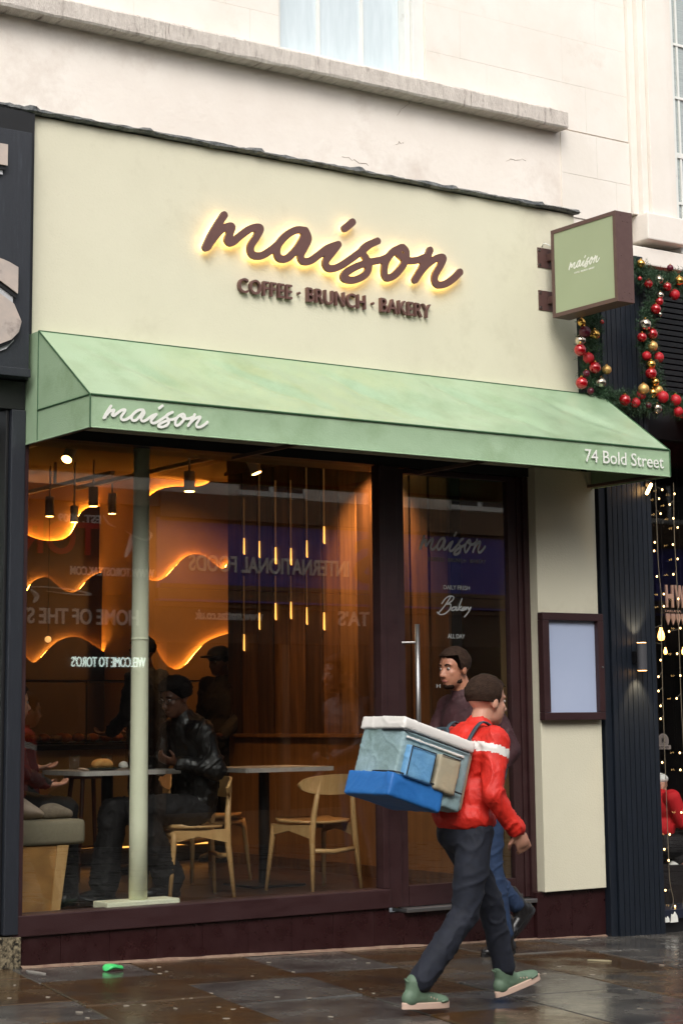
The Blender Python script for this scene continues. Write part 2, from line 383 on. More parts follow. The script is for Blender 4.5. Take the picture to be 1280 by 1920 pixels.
# ------------------------------------------------------------------ ground
def gz(x): return 0.081 - 0.03 * (max(min(x, 30), -30) - 4.667)
m_joint = mat('wet grit joint', (0.07, 0.065, 0.058, 1), (0.12, 0.11, 0.1, 1), 0.5, scale=40)
m_tarmac = mat('wet street paving', (0.05, 0.048, 0.045, 1), (0.085, 0.08, 0.072, 1), 0.2, r2=0.45, scale=3, bump=0.3, bscale=80)
def wetstone(name, a, b, dirt):
    M = mat(name, a, b, 0.07, r2=0.34, scale=2.6, bump=0.3, bscale=34, bdist=0.004, dirt=dirt, dscale=3.2, dlo=0.48, dhi=0.66)
    n = M.node_tree.nodes; L = M.node_tree.links
    # chewing gum and pale specks of dried grit
    vo = n.new('ShaderNodeTexVoronoi'); vo.inputs['Scale'].default_value = 9; tc = n.new('ShaderNodeTexCoord'); L.new(tc.outputs['Object'], vo.inputs['Vector'])
    mr = n.new('ShaderNodeMapRange'); mr.inputs[1].default_value = 0.05; mr.inputs[2].default_value = 0.075; mr.inputs[3].default_value = 1; mr.inputs[4].default_value = 0
    L.new(vo.outputs['Distance'], mr.inputs[0])
    b_ = n['Principled BSDF']; src = b_.inputs['Base Color'].links[0].from_socket
    cr = n.new('ShaderNodeMath'); cr.operation = 'GREATER_THAN'; cr.inputs[1].default_value = 0.74
    sp = n.new('ShaderNodeSeparateColor'); L.new(vo.outputs['Color'], sp.inputs[0]); L.new(sp.outputs[0], cr.inputs[0])
    mm = n.new('ShaderNodeMath'); mm.operation = 'MULTIPLY'; L.new(cr.outputs[0], mm.inputs[0]); L.new(mr.outputs[0], mm.inputs[1])
    mx = n.new('ShaderNodeMix'); mx.data_type = 'RGBA'; mx.inputs[7].default_value = (0.3, 0.28, 0.24, 1)
    L.new(mm.outputs[0], mx.inputs[0]); L.new(src, mx.inputs[6]); L.new(mx.outputs[2], b_.inputs['Base Color'])
    return M
m_slabs = [wetstone('wet grey flagstone', (0.075, 0.071, 0.065, 1), (0.11, 0.105, 0.096, 1), (0.05, 0.045, 0.04, 1)),
           wetstone('wet brown flagstone', (0.085, 0.045, 0.016, 1), (0.06, 0.04, 0.022, 1), (0.045, 0.035, 0.025, 1)),
           wetstone('wet mixed flagstone', (0.08, 0.073, 0.062, 1), (0.10, 0.062, 0.03, 1), (0.10, 0.094, 0.084, 1))]
def sheet(name, x0, x1, y0, y1, dz, mt, nx=12):
    xs = [x0 + (x1 - x0) * i / nx for i in range(nx + 1)]
    v = []; f = []
    for i, x in enumerate(xs): v += [(x, y0, gz(x) + dz), (x, y1, gz(x) + dz)]
    for i in range(nx): f.append((2 * i, 2 * i + 2, 2 * i + 3, 2 * i + 1))
    return mk(name, v, f, mt)
struct(sheet('ground', -260, 260, -260, 260, -0.16, m_tarmac, 52))
struct(sheet('street', -30, 30, -11.9, -3.9, -0.04, m_tarmac, 10))
pave = struct(sheet('pavement', 1.5, 14, -3.9, 0.35, -0.035, m_joint, 10))
sk = 0.22; xs = [1.7, 2.4, 3.15, 3.9, 4.6, 5.32, 6.05, 6.75, 7.55, 8.3, 9.1, 9.85, 10.6, 11.4, 12.2, 13.0, 13.8]
rs = random.Random(11)
for i in range(len(xs) - 1):
    y = 0.12 - rs.random() * 0.4
    k = 0
    while y > -3.85:
        h = rs.choice([0.55, 0.62, 0.75, 0.9, 1.05]); ya, yb = y, max(y - h, -3.9)
        if k == 0: ya = 0.12
        g = 0.009; a = xs[i]; b = xs[i + 1]; dz = rs.uniform(-0.004, 0.003); tl = rs.uniform(-0.003, 0.003)
        q = [(a + sk * yb + g, yb + g), (b + sk * yb - g, yb + g), (b + sk * ya - g, ya - g), (a + sk * ya + g, ya - g)]
        q = [(p[0] + rs.uniform(-.004, .004), p[1] + rs.uniform(-.006, .006)) for p in q]
        top = [(p[0], p[1], gz(p[0]) + dz + (tl if j in (1, 2) else -tl)) for j, p in enumerate(q)]
        cxm = sum(p[0] for p in q) / 4; cym = sum(p[1] for p in q) / 4
        ch = [(cxm + (p[0] - cxm) * 1.012, cym + (p[1] - cym) * 1.012, p[2] - 0.007) for p in top]
        bt = [(p[0], p[1], p[2] - 0.03) for p in ch]
        o = mk('paving_slab', top + ch + bt, [(0, 1, 2, 3), (4, 5, 1, 0), (5, 6, 2, 1), (6, 7, 3, 2), (7, 4, 0, 3), (8, 9, 5, 4), (9, 10, 6, 5), (10, 11, 7, 6), (11, 8, 4, 7)], m_slabs[rs.choice([0, 0, 1, 2, 0, 1])], pave)
        y = yb; k += 1
# ------------------------------------------------------------------ upper building
bl = thing('terraced_building', 'cream painted stone building above the cafe with a weathered sill course', 'building', (6.5, 0.3, 4.8))
ZT = 9.5
box('wall', 2.0, 9.44, 0.1, 0.42, 4.80, 5.50, m_cream, bl)
# backing behind the ashlar blocks, split round the sash window opening
WX0, WX1, WZ0 = 6.42, 7.60, 5.60
for a, b, c, d in ((2.0, WX0, 5.50, ZT), (WX1, 9.44, 5.50, ZT), (WX0, WX1, 7.6, ZT)):
    box('wall', a, b, 0.112, 0.42, c, d, m_cream, bl)
rb = random.Random(3)
z = 5.52
row = 0
while z < 7.0:
    h = 0.34; x = 2.0 + (row % 2) * 0.45
    while x < 9.44:
        w = rb.uniform(0.78, 0.98); xe = min(x + w, 9.44)
        cuts = []
        for (a, b) in ((x, xe),):
            if b <= WX0 or a >= WX1: cuts.append((a, b))
            else:
                if a < WX0 - 0.05: cuts.append((a, WX0))
                if b > WX1 + 0.05: cuts.append((WX1, b))
        for a, b in cuts:
            if b - a > 0.05: box('stone_block', a + 0.0004, b - 0.0004, 0.1 - rb.random() * .001, 0.114, z + 0.0004, z + h - 0.0004, m_block, bl, bev=0.0008)
        x = xe + 0.0001
    z += h; row += 1
# right-hand blocks below the ledge level
for r_ in range(2):
    for a, b in (((8.78, 9.12), (9.12, 9.44)) if r_ else ((8.78, 9.3), (9.3, 9.44))):
        box('stone_block', a + 0.001, b - 0.001, 0.092, 0.101, 4.88 + r_ * 0.315 + 0.001, 4.88 + (r_ + 1) * 0.315 - 0.001, m_block, bl, bev=0.001)
# ledge stones with broken edges
def rough_bar(name, x0, x1, y0, y1, z0, z1, mt, parent, amp=0.006, step=0.04, sl=0.012):
    n = max(int((x1 - x0) / step), 2); v = []; f = []
    for i in range(n + 1):
        x = x0 + (x1 - x0) * i / n; q = noise.noise(Vector((x * 9, 0, z0))) * amp; q2 = noise.noise(Vector((x * 7, 5, z0))) * amp
        q3 = min(0, noise.noise(Vector((x * 5, 9, z0))) + 0.15) * amp * 3
        v += [(x, y0 + q + 0.008, z0 + q2), (x, y0 + q * .6, z0 + 0.012 + q2 - q3), (x, y0 + q2 * .5, z1 - 0.014 + q), (x, y0 + 0.014 + q2, z1 + q * .5), (x, y1, z1 + sl), (x, y1, z0)]
    for i in range(n):
        for k in range(6):
            f.append((i * 6 + k, i * 6 + (k + 1) % 6, (i + 1) * 6 + (k + 1) % 6, (i + 1) * 6 + k))
    f += [tuple(range(5, -1, -1)), tuple(n * 6 + k for k in range(6))]
    return mk(name, v, f, mt, parent)
ldx = [2.0, 3.7, 5.52, 7.88, 8.75]
for a, b in zip(ldx[:-1], ldx[1:]): rough_bar('ledge_stone', a + 0.002, b - 0.002, -0.03, 0.12, 5.475, 5.60, m_ledge, bl)
m_crack = mat('crack in plaster', S(150, 128, 110), rough=.9)
rk_ = random.Random(8)
for (px, py, dx, dz) in ((775, 178, -.13, -.16), (640, 292, .22, -.03), (950, 300, .16, .03), (1050, 258, .12, -.03), (740, 268, .08, .02), (1060, 296, .1, -.02)):
    c = P(px, py, 0.099); pts = [Vector((c.x + dx * t / 8 + rk_.uniform(-.012, .012), 0.0995, c.z + dz * t / 8 + rk_.uniform(-.01, .01))) for t in range(9)]
    MB().tube(pts, [.0012 + .002 * rk_.random() for _ in pts], 5, flat=.4).build('plaster_crack', m_crack, bl)
# sash window above the ledge
fw = thing('sash_window', 'white sash window above the sill course, pale curtained panes', 'window', (7.0, 0.2, 5.62))
box('frame', WX0, WX1, 0.10, 0.3, 5.605, 5.64, m_frame, fw, bev=0.003)
box('frame', WX0, WX0 + 0.05, 0.16, 0.3, 5.64, 7.6, m_frame, fw)
box('frame', WX1 - 0.09, WX1, 0.12, 0.3, 5.64, 7.6, m_frame, fw, bev=0.004)
box('frame', WX1 - 0.135, WX1 - 0.092, 0.15, 0.3, 5.64, 7.6, m_frame, fw, bev=0.004)
box('sash_rail', WX0 + 0.05, WX1 - 0.137, 0.20, 0.25, 5.64, 5.70, m_frame, fw, bev=0.003)
for x in (6.80, 7.15): box('glazing_bar', x - 0.011, x + 0.011, 0.205, 0.24, 5.70, 7.6, m_frame, fw, bev=0.003)
for a, b in ((6.47, 6.789), (6.811, 7.139), (7.161, 7.463)): box('pane', a, b, 0.222, 0.228, 5.70, 7.6, m_upglass, fw)
# right hand stone pier with base block, and window beyond it
pr = thing('stone_pier', 'moulded cream stone pier standing on a square base block at right', 'pier', (9.6, 0, 4.75))
for i, (a, b, y) in enumerate(((9.442, 9.50, 0.07), (9.50, 9.56, 0.03), (9.56, 9.76, 0.0), (9.76, 9.82, 0.03), (9.82, 9.87, 0.06))):
    box('moulding', a + .001, b - .001, y, 0.3, 4.98, ZT, m_block, pr, bev=0.004)
box('base_block', 9.48, 9.89, -0.03, 0.3, 4.78, 4.978, m_block, pr, bev=0.01)
w2 = thing('sash_window', 'tall sash window with blinds beyond the stone pier at top right', 'window', (10.2, 0.2, 4.8))
m_blind = mat('blind behind glass', S(150, 158, 156), S(176, 184, 182), 0.1, scale=2, stretch=(1, 1, 60), spec=0.7)
box('frame', 9.872, 9.93, 0.10, 0.3, 4.86, ZT, m_frame, w2, bev=0.003)
box('sill', 9.872, 11.6, 0.04, 0.3, 4.74, 4.858, m_frame, w2, bev=0.004)
for z0, z1 in ((4.86, 5.16), (5.18, 5.52), (5.56, 5.98), (6.0, 6.4), (6.42, 7.4)):
    for a, b in ((9.932, 10.05), (10.07, 10.4)): box('pane', a, b, 0.20, 0.21, z0, z1, m_blind, w2)
for z in (5.17, 5.54, 5.99, 6.41): box('glazing_bar', 9.931, 10.41, 0.185, 0.24, z - (0.02 if z == 5.54 else 0.0095), z + (0.02 if z == 5.54 else 0.0095), m_frame, w2)
box('glazing_bar', 10.051, 10.069, 0.19, 0.24, 4.86, 7.4, m_frame, w2)
box('wall', 9.442, 14.0, 0.31, 0.5, 4.6, ZT, m_cream, bl)
# ------------------------------------------------------------------ cafe frontage
cf = thing('cafe_frontage', 'pale green cafe shopfront with maroon frames and textured fascia', 'shopfront', (6.8, 0.1, 0.0))
box('fascia', 4.655, 8.80, 0.0, 0.35, 3.05, 4.862, m_green, cf, bev=0.003)
box('lintel', 4.655, 8.80, 0.02, 0.35, 2.99, 3.049, m_dark, cf)
# lead flashing
def flashing(name, x0, x1, z, parent):
    n = int((x1 - x0) / 0.03); v = []; f = []
    for i in range(n + 1):
        x = x0 + (x1 - x0) * i / n; a = noise.noise(Vector((x * 4, 0, 0))) * 0.012 + noise.noise(Vector((x * 17, 0, 0))) * 0.007
        b = noise.noise(Vector((x * 5, 3, 0))) * 0.011 + noise.noise(Vector((x * 31, 3, 0))) * .006; lap = 0.012 if (x * 1.3) % 1 < 0.06 else 0
        v += [(x, -0.035 + b - lap, z - 0.008 + a * .7), (x, -0.05 + b - lap, z + 0.004 + a), (x, -0.03 + a - lap, z + 0.022 + b + lap), (x, 0.06, z + 0.045 + a + lap), (x, 0.102, z + 0.05), (x, 0.05, z - 0.0)]
    for i in range(n):
        for k in range(6): f.append((i * 6 + k, i * 6 + (k + 1) % 6, (i + 1) * 6 + (k + 1) % 6, (i + 1) * 6 + k))
    f += [tuple(range(5, -1, -1)), tuple(n * 6 + k for k in range(6))]
    return mk(name, v, f, m_lead, parent, smooth=False)
for a, b in ((2.0, 4.68), (4.66, 6.62), (6.6, 8.0), (7.985, 8.82)): flashing('lead_flashing', a, b, 4.872, cf)
# pilaster panel
box('pilaster_panel', 8.345, 8.877, -0.045, 0.2, 0.27, 3.048, m_green, cf, bev=0.004)
# frames
GX0, GX1 = 4.667, 7.066
box('jamb', 4.60, GX0, 0.0, 0.14, 0.36, 2.988, m_mar, cf, bev=0.003)
box('jamb', 4.635, 4.66, -0.016, 0.0, 0.30, 2.95, m_mar, cf, bev=0.003)
box('mullion', 7.092, 7.13, 0.0, 0.085, 0.36, 2.988, m_mar, cf, bev=0.003)
box('mullion', 7.132, 7.25, 0.03, 0.10, 0.24, 2.988, m_mar, cf, bev=0.004)
box('mullion', 8.30, 8.345, 0.03, 0.16, 0.24, 2.988, m_mar, cf, bev=0.003)
box('mullion', 8.262, 8.298, 0.05, 0.16, 0.24, 2.988, m_mar, cf, bev=0.003)
box('sill', 4.60, 7.13, -0.02, 0.14, 0.245, 0.358, m_mar, cf, bev=0.006)
box('window_pane', GX0 - 0.01, 7.10, 0.06, 0.07, 0.35, 3.0, m_window, cf)
x = 4.66
for k in range(11):
    w = [0.24, 0.30, 0.30, 0.30, 0.31, 0.30, 0.30, 0.30, 0.3, 0, 0][k]
    if w == 0: break
    xe = min(x + w, 7.13); za = gz(x) - 0.03
    box('plinth_tile', x + 0.0012, xe - 0.0012, 0.0, 0.1, za, 0.243, m_tile, cf, bev=0.0015); x = xe
for a, b in ((7.131, 7.25), (7.25, 7.77), (7.77, 8.30)): box('plinth_tile', a + 0.001, b - 0.001, 0.02, 0.12, gz(a) - 0.04, 0.205, m_tile, cf, bev=0.0015)
for a, b in ((8.301, 8.60), (8.60, 8.895)): box('plinth_tile', a + 0.001, b - 0.001, -0.01, 0.1, gz(a) - 0.04, 0.268, m_tile, cf, bev=0.0015)
box('plinth_edge', 4.66, 8.89, -0.028, 0.0, gz(6.8) - 0.09, gz(6.8) - 0.066, m_tile, cf)
mo = mat('mortar fillet', S(120, 92, 78), S(150, 128, 108), 0.7, scale=20, bump=0.4)
n = 60; v = []; f = []
for i in range(n + 1):
    x = 4.66 + 4.23 * i / n; q = noise.noise(Vector((x * 6, 1, 0))) * 0.008 + 0.012; v += [(x, -0.012 - q * 1.6, gz(x) - 0.001), (x, -0.001, gz(x) + q), (x, 0.02, gz(x) - .01)]
for i in range(n): f += [(i * 3, i * 3 + 3, i * 3 + 4, i * 3 + 1), (i * 3 + 1, i * 3 + 4, i * 3 + 5, i * 3 + 2)]
mk('mortar_fillet', v, f, mo, cf)
# door
dr = thing('glass_door', 'tall maroon framed glass door with steel pull handle and white lettering', 'door', (7.75, 0.1, 0.21))
box('stile', 7.252, 7.325, 0.06, 0.10, 0.235, 2.985, m_mar, dr, bev=0.003)
box('stile', 8.19, 8.26, 0.06, 0.11, 0.235, 2.985, m_mar, dr, bev=0.003)
box('rail', 7.331, 8.189, 0.062, 0.108, 0.235, 0.362, m_mar, dr, bev=0.003)
box('rail', 7.331, 8.189, 0.062, 0.108, 2.955, 2.985, m_mar, dr, bev=0.003)
box('pane', 7.325, 8.195, 0.08, 0.088, 0.36, 2.96, m_window, dr)
box('threshold', 7.25, 8.30, -0.02, 0.14, 0.207, 0.232, m_steel, dr, bev=0.004)
MB().tube([(7.375, 0.0, 0.95), (7.375, 0.0, 1.985)], 0.016, 14).build('handle', m_steel, dr, smooth=True)
hd = [o for o in dr.children if o.name.startswith('handle')][0]
for z in (1.08, 1.87): MB().tube([(7.375, 0.0, z), (7.34, 0.03, z), (7.30, 0.062, z)], 0.007, 8).build('handle_post', m_steel, hd)
m_dl = mat('pale vinyl lettering', S(150, 152, 150), rough=0.6)
m_dl2 = mat('faint vinyl lettering', S(92, 90, 84), rough=0.6)
word('lettering', WORD, (7.46, 0.078, 2.44), EX, EZ, -EY, 0.55, 0.16, 0.002, m_dl, dr)
def dtext(s, px0, px1, py, h, mt, off=0.0):
    a = P(px0, py, 0.078); b = P(px1, py, 0.078); lettering('lettering', s, (a.x, 0.078, a.z), EX, EZ, -EY, b.x - a.x, h, 0.002, mt, dr, off)
dtext('COFFEE · BRUNCH · BAKERY', 803, 910, 1052, 0.026, m_dl2)
dtext('DAILY FRESH', 831, 880, 1105, 0.028, m_dl, 0.005)
dtext('ALL DAY', 839, 871, 1197, 0.028, m_dl, 0.01)
dtext('H', 818, 825, 1290, 0.024, m_dl); dtext('UK', 934, 946, 1498, 0.03, m_dl)
BK = [[(620,1100),(570,1175),(515,1240)], [(545,1160),(575,1120),(610,1100),(640,1108),(625,1140),(585,1165),(615,1165),(612,1200),(575,1238),(535,1248),(508,1228)],
      [(662,1188),(635,1190),(622,1212),(645,1212),(664,1188),(660,1214),(680,1205)], [(706,1120),(688,1170),(674,1214)], [(704,1182),(682,1202),(704,1216)],
      [(704,1205),(722,1200),(724,1188),(708,1200),(714,1216),(734,1200)], [(736,1188),(740,1200),(736,1212),(746,1195),(757,1188)], [(757,1188),(758,1208),(778,1188),(760,1225),(726,1268)]]
bk = brush([[(p.x, p.y) for p in spline([Vector((P(700 + a / 4.267, 860 + b / 4.267, .078).x, P(700 + a / 4.267, 860 + b / 4.267, .078).z, 0)) for a, b in st], 6)] for st in BK], 0.0042, 0.0025)
v, f = slab(bk); mk('lettering', [(p.x, 0.078 - 0.002 * p.z, p.y) for p in v], f, m_dl, dr)
# notice case
nb = thing('notice_case', 'empty maroon notice case with pale blue backing on green pilaster', 'notice case', (8.63, -0.06, 1.7))
NX0, NX1, NZ0, NZ1 = 8.335, 8.87, 1.372, 2.078
yb0, yb1 = -0.10, -0.046
for a, b, c, d in ((NX0, NX1, NZ1 - 0.05, NZ1), (NX0, NX1, NZ0, NZ0 + 0.05), (NX0, NX0 + 0.055, NZ0 + 0.051, NZ1 - 0.051), (NX1 - 0.05, NX1, NZ0 + 0.051, NZ1 - 0.051)):
    box('frame', a, b, yb0, yb1, c, d, m_mar, nb, bev=0.004)
m_bluep = mat('pale blue backing', S(164, 176, 202), S(170, 181, 206), 0.5, scale=2)
box('backing', NX0 + 0.054, NX1 - 0.049, -0.064, -0.05, NZ0 + 0.05, NZ1 - 0.05, m_bluep, nb)
MB().tube([(NX1 - 0.02, yb0 + 0.001, 1.72), (NX1 - 0.02, yb0 - 0.008, 1.72)], 0.006, 10).build('lock', m_steel, nb)
# main raised sign
sg = thing('script_sign', 'brown halo lit script sign above the awning on green fascia', 'sign', (6.8, -0.05, 3.6))
v, f = slab(WORD); mk('script_word', [(p.x, -0.035 - 0.022 * p.z, p.y) for p in v], f, m_brownlet, sg)
v, f = slab(WORDTHIN); mk('halo_light', [(p.x, -0.024 - 0.008 * p.z, p.y) for p in v], f, m_halo, sg)
t2 = thing('tagline_sign', 'row of small brown raised capitals below the script sign', 'sign', (6.7, -0.02, 3.5))
A = P(448, 547, -0.03); B = P(808, 597, -0.03); zb = (A.z + B.z) / 2
letters_split('letter', 'COFFEE · BRUNCH · BAKERY', (A.x, -0.004, zb), EX, EZ, -EY, B.x - A.x, 0.093, 0.028, m_brownlet, t2, offset=0.007, space=1.06)
# blade sign
bs = thing('projecting_sign', 'square brown box sign with green face on two wall brackets', 'sign', (8.5, -0.4, 4.4))
BX0, BX1, BY0, BY1, BZ0, BZ1 = 8.50, 8.645, -0.745, -0.10, 4.075, 4.685
box('case', BX0 + 0.006, BX1, BY0, BY1, BZ0, BZ1, m_brown, bs, bev=0.003)
for a, b, c, d in ((BY0, BY1, BZ1 - 0.028, BZ1), (BY0, BY1, BZ0, BZ0 + 0.028), (BY0, BY0 + 0.028, BZ0 + 0.0281, BZ1 - 0.0281), (BY1 - 0.028, BY1, BZ0 + 0.0281, BZ1 - 0.0281)):
    box('face_trim', BX0 - 0.006, BX0 + 0.0055, a, b, c, d, m_brown, bs, bev=0.002)
fc = box('face_panel', BX0 - 0.001, BX0 + 0.005, BY0 + 0.0282, BY1 - 0.0282, BZ0 + 0.0282, BZ1 - 0.0282, m_sgreen, bs)
word('lettering', WORD, (BX0 - 0.001, -0.27, 4.36), -EY, EZ, -EX, 0.31, 0.085, 0.002, m_white, bs)
lettering('lettering', 'COFFEE · BRUNCH · BAKERY', (BX0 - 0.001, -0.325, 4.338), -EY, EZ, -EX, 0.2, 0.012, 0.0015, m_sgreen if 0 else m_white, bs)
for x, z in ((8.54, 4.66), (8.62, 4.66), (8.56, 4.62), (8.60, 4.62), (8.54, 4.385), (8.625, 4.385), (8.56, 4.14), (8.60, 4.14), (8.54, 4.10), (8.62, 4.10)):
    MB().sph((x, BY0 - 0.0005, z), (0.0045, 0.003, 0.0045), 8, 6).build('rivet', m_brown, bs)
for z0 in (4.445, 4.145):
    box('bracket_plate', 8.455, 8.62, -0.006, -0.0005, z0, z0 + 0.14, m_brown, bs, bev=0.002)
    box('bracket_arm', 8.535, 8.585, -0.10, -0.006, z0 + 0.05, z0 + 0.1, m_brown, bs, bev=0.002)
    for x in (8.47, 8.60):
        for z in (z0 + 0.018, z0 + 0.122): MB().tube([(x, -0.006, z), (x, -0.011, z)], 0.009, 8).build('bolt', m_bolt, bs)
MB().tube(spline([(8.50, -0.001, 4.60), (8.50, -0.03, 4.612), (8.53, -0.06, 4.59), (8.545, -0.1, 4.57)], 6), 0.004, 8).build('cable', m_white, bs, smooth=True)
# ------------------------------------------------------------------ awning
aw = thing('shop_awning', 'pale green canvas awning wet with rain over the cafe window', 'awning', (6.75, -0.3, 3.2))
AX0, AX1, AYF, AYR = 4.64, 8.85, -0.80, -0.17
ZR, ZF, ZB = 3.56, 3.11, 2.935
def fabric(name, corner, nu, nv, mt, sag, sid=0.0, thick=0.004, fold=0.0):
    a, b, c, d = [Vector(q) for q in corner]; N = (b - a).cross(d - a).normalized(); v = []; f = []
    for i in range(nu + 1):
        for j in range(nv + 1):
            s_, t_ = i / nu, j / nv; p = (a * (1 - s_) + b * s_) * (1 - t_) + (d * (1 - s_) + c * s_) * t_
            e = math.sin(math.pi * s_) ** 0.5 * math.sin(math.pi * t_)
            w = noise.noise(Vector((p.x * 1.7, p.z * 3, sid))) * sag * 1.2 + noise.noise(Vector((p.x * 6 + p.z * 5, p.z * 9, sid + 4))) * sag * .35
            if fold: w += -fold * max(0, math.sin((p.x * 1.0 + p.z * 1.8) * 7.5)) ** 8
            v.append(p + N * (w * e - sag * 0.6 * e))
    m_ = len(v)
    v += [p - N * thick for p in v]
    for i in range(nu):
        for j in range(nv):
            q = (i * (nv + 1) + j, (i + 1) * (nv + 1) + j, (i + 1) * (nv + 1) + j + 1, i * (nv + 1) + j + 1)
            f += [q, tuple(m_ + k for k in reversed(q))]
    return mk(name, v, f, mt, aw, smooth=True)
fabric('canopy_top', ((AX0, AYF, ZF), (AX1, AYF, ZF), (AX1, AYR, ZR), (AX0, AYR, ZR)), 160, 26, m_wet, 0.03, 1.0, fold=0.016)
fabric('valance', ((AX0, AYF, ZB), (AX1, AYF, ZB), (AX1, AYF, ZF), (AX0, AYF, ZF)), 140, 8, m_awn, 0.008, 2.0)
for x, sd_ in ((AX0, 0), (AX1, 1)):
    q = [(x, AYR, ZB), (x, AYF, ZB), (x, AYF, ZF), (x, AYR, ZR)]
    top = [(x, AYR, ZF), (x, AYF, ZF), (x, AYR, ZR)]
    o1 = mk('side_panel', [(p[0] - (0.004 if sd_ == 0 else -0.004), p[1], p[2]) for p in top] + top, [(0, 2, 1), (3, 4, 5), (0, 1, 4, 3), (1, 2, 5, 4), (2, 0, 3, 5)], m_awn, aw)
    s1 = -0.004 if sd_ == 0 else 0.004
    MB().box(min(x, x + s1), max(x, x + s1), AYF, AYR, ZB, ZF - 0.0005).build('side_panel', m_awn, aw)
    MB().box(min(x, x + s1), max(x, x + s1), AYR + 0.0005, 0.0, ZB, ZR).build('end_strip', m_awn, aw)
    sx = x + s1 * 1.2
    MB().tube([(sx, AYR, ZR), (sx, AYF, ZF)], 0.0045, 8).build('seam', m_pipe, aw)
    MB().tube([(sx, AYR, ZB), (sx, AYR, ZR)], 0.004, 8).build('seam', m_pipe, aw)
    MB().tube([(sx, AYR, ZF), (sx, AYF, ZF)], 0.0055, 8).build('seam', m_pipe, aw)
    MB().tube([(sx, AYF - 0.002, ZB), (sx, AYF - 0.002, ZF)], 0.0045, 8).build('seam', m_pipe, aw)
    MB().tube([(sx, 0.0, ZB), (sx, AYF, ZB)], 0.0045, 8).build('hem', m_awn, aw)
MB().tube([(AX0, AYF - 0.003, ZF), (AX1, AYF - 0.003, ZF)], 0.0065, 8).build('seam', m_pipe, aw)
MB().tube([(AX0, AYF - 0.002, ZB), (AX1, AYF - 0.002, ZB)], 0.0045, 8).build('hem', m_awn, aw)
MB().tube([(AX0, AYR, ZR), (AX1, AYR, ZR)], 0.005, 8).build('hem', m_pipe, aw)
box('top_strip', AX0, AX1, AYR, -0.001, ZR - 0.004, ZR, m_awn, aw)
m_arm = mat('brown awning frame', S(92, 76, 66), rough=0.5)
box('frame_bar', AX0 + 0.01, AX1 - 0.01, AYF + 0.012, AYF + 0.032, ZB + 0.002, ZB + 0.022, m_arm, aw)
for x in (AX0 + 0.02, AX1 - 0.04): box('frame_bar', x, x + 0.02, AYF + 0.034, -0.001, ZB + 0.002, ZB + 0.022, m_arm, aw)
for x in (6.0, 7.4): box('frame_bar', x, x + 0.02, AYF + 0.034, -0.001, ZB + 0.01, ZB + 0.03, m_arm, aw)
a = P(192, 800, AYF - .01); b = P(391, 800, AYF - .01)
word('lettering', WORD, (a.x, AYF - 0.009, 2.958), EX, EZ, -EY, b.x - a.x, 0.132, 0.002, m_white, aw)
a = P(1097, 866, AYF - .01); b = P(1244, 880, AYF - .01)
lettering('lettering', '74 Bold Street', (a.x, AYF - 0.009, a.z + 0.002), EX, EZ, -EY, b.x - a.x, 0.082, 0.002, m_white, aw, 0.002)
# ------------------------------------------------------------------ left neighbour
ln = thing('black_shopfront', 'black painted neighbouring shopfront with worn cream sign letters, cut by left edge', 'shopfront', (4.4, 0, 0.1))
box('sign_board', 2.0, 4.602, -0.12, -0.05, 3.345, 4.715, m_black, ln, bev=0.004)
box('board_backing', 2.0, 4.652, -0.045, 0.3, 3.30, 4.86, m_dark, ln)
box('fascia_cap', 2.0, 4.60, -0.15, -0.046, 3.295, 3.343, m_black, ln, bev=0.004)
box('head_rail', 2.0, 4.63, -0.02, 0.1, 3.13, 3.293, m_dark, ln, bev=0.004)
box('post', 4.545, 4.632, -0.03, 0.14, 0.26, 3.128, m_black, ln, bev=0.006)
box('post', 4.524, 4.543, 0.0, 0.14, 0.26, 3.128, m_dark, ln, bev=0.004)
box('pane', 2.0, 4.523, 0.08, 0.09, 0.3, 3.12, m_window, ln)
m_inl = mat('pale shop interior', S(170, 182, 176), S(150, 160, 152), 0.6, scale=1)
box("window_back", 2.0, 4.52, 0.35, 0.37, 0.3, 3.1, m_inl, ln)
box('granite_plinth', 2.0, 4.655, -0.02, 0.2, gz(3) - 0.2, 0.252, m_granite, ln, bev=0.008)
m_old = mat('faded cream letter', S(190, 174, 162), S(166, 156, 150), 0.6, scale=6, dirt=S(120, 112, 108), dscale=5, dlo=0.55, dhi=0.7)
m_oldw = mat('silver grey letter edge', S(178, 178, 180), rough=.5)
for mt_, dx, dz, y in ((m_oldw, -0.02, -0.05, -0.126), (m_dark, -0.006, -0.024, -0.137), (m_old, 0, 0, -0.149)):
    lettering('letter', 'S', (4.12 + dx, y, 3.455 + dz), EX, EZ, -EY, 0.415, 0.50, 0.01, mt_, ln, 0.05)
    lettering('letter', 'T', (4.03 + dx, y, 4.10 + dz), EX, EZ, -EY, 0.405, 0.51, 0.01, mt_, ln, 0.05)
# ------------------------------------------------------------------ right neighbour
rn = thing('ribbed_pilaster', 'dark navy ribbed timber pilaster between green panel and lit bar window', 'pilaster', (9.1, 0, 0))
box('return_board', 8.897, 8.955, -0.062, 0.12, gz(9) - 0.03, 4.62, m_navy, rn, bev=0.004)
n = 9; wx = (9.372 - 8.957) / n
for i in range(n):
    box('batten', 8.957 + i * wx + 0.004, 8.957 + (i + 1) * wx - 0.002, -0.078, -0.05, gz(9.1) - 0.03, 4.62, m_navy, rn, bev=0.003)
box('backing_board', 8.957, 9.372, -0.049, 0.14, gz(9.1) - 0.03, 4.62, m_dark, rn)
wl = thing('wall_light', 'grey up and down cylinder wall light on ribbed navy pilaster', 'wall light', (9.17, -0.13, 1.79))
MB().tube([(9.172, -0.145, 1.70), (9.172, -0.145, 1.885)], 0.034, 20).build('body', mat('dark grey lamp', S(70, 70, 74), rough=0.4), wl, smooth=False)
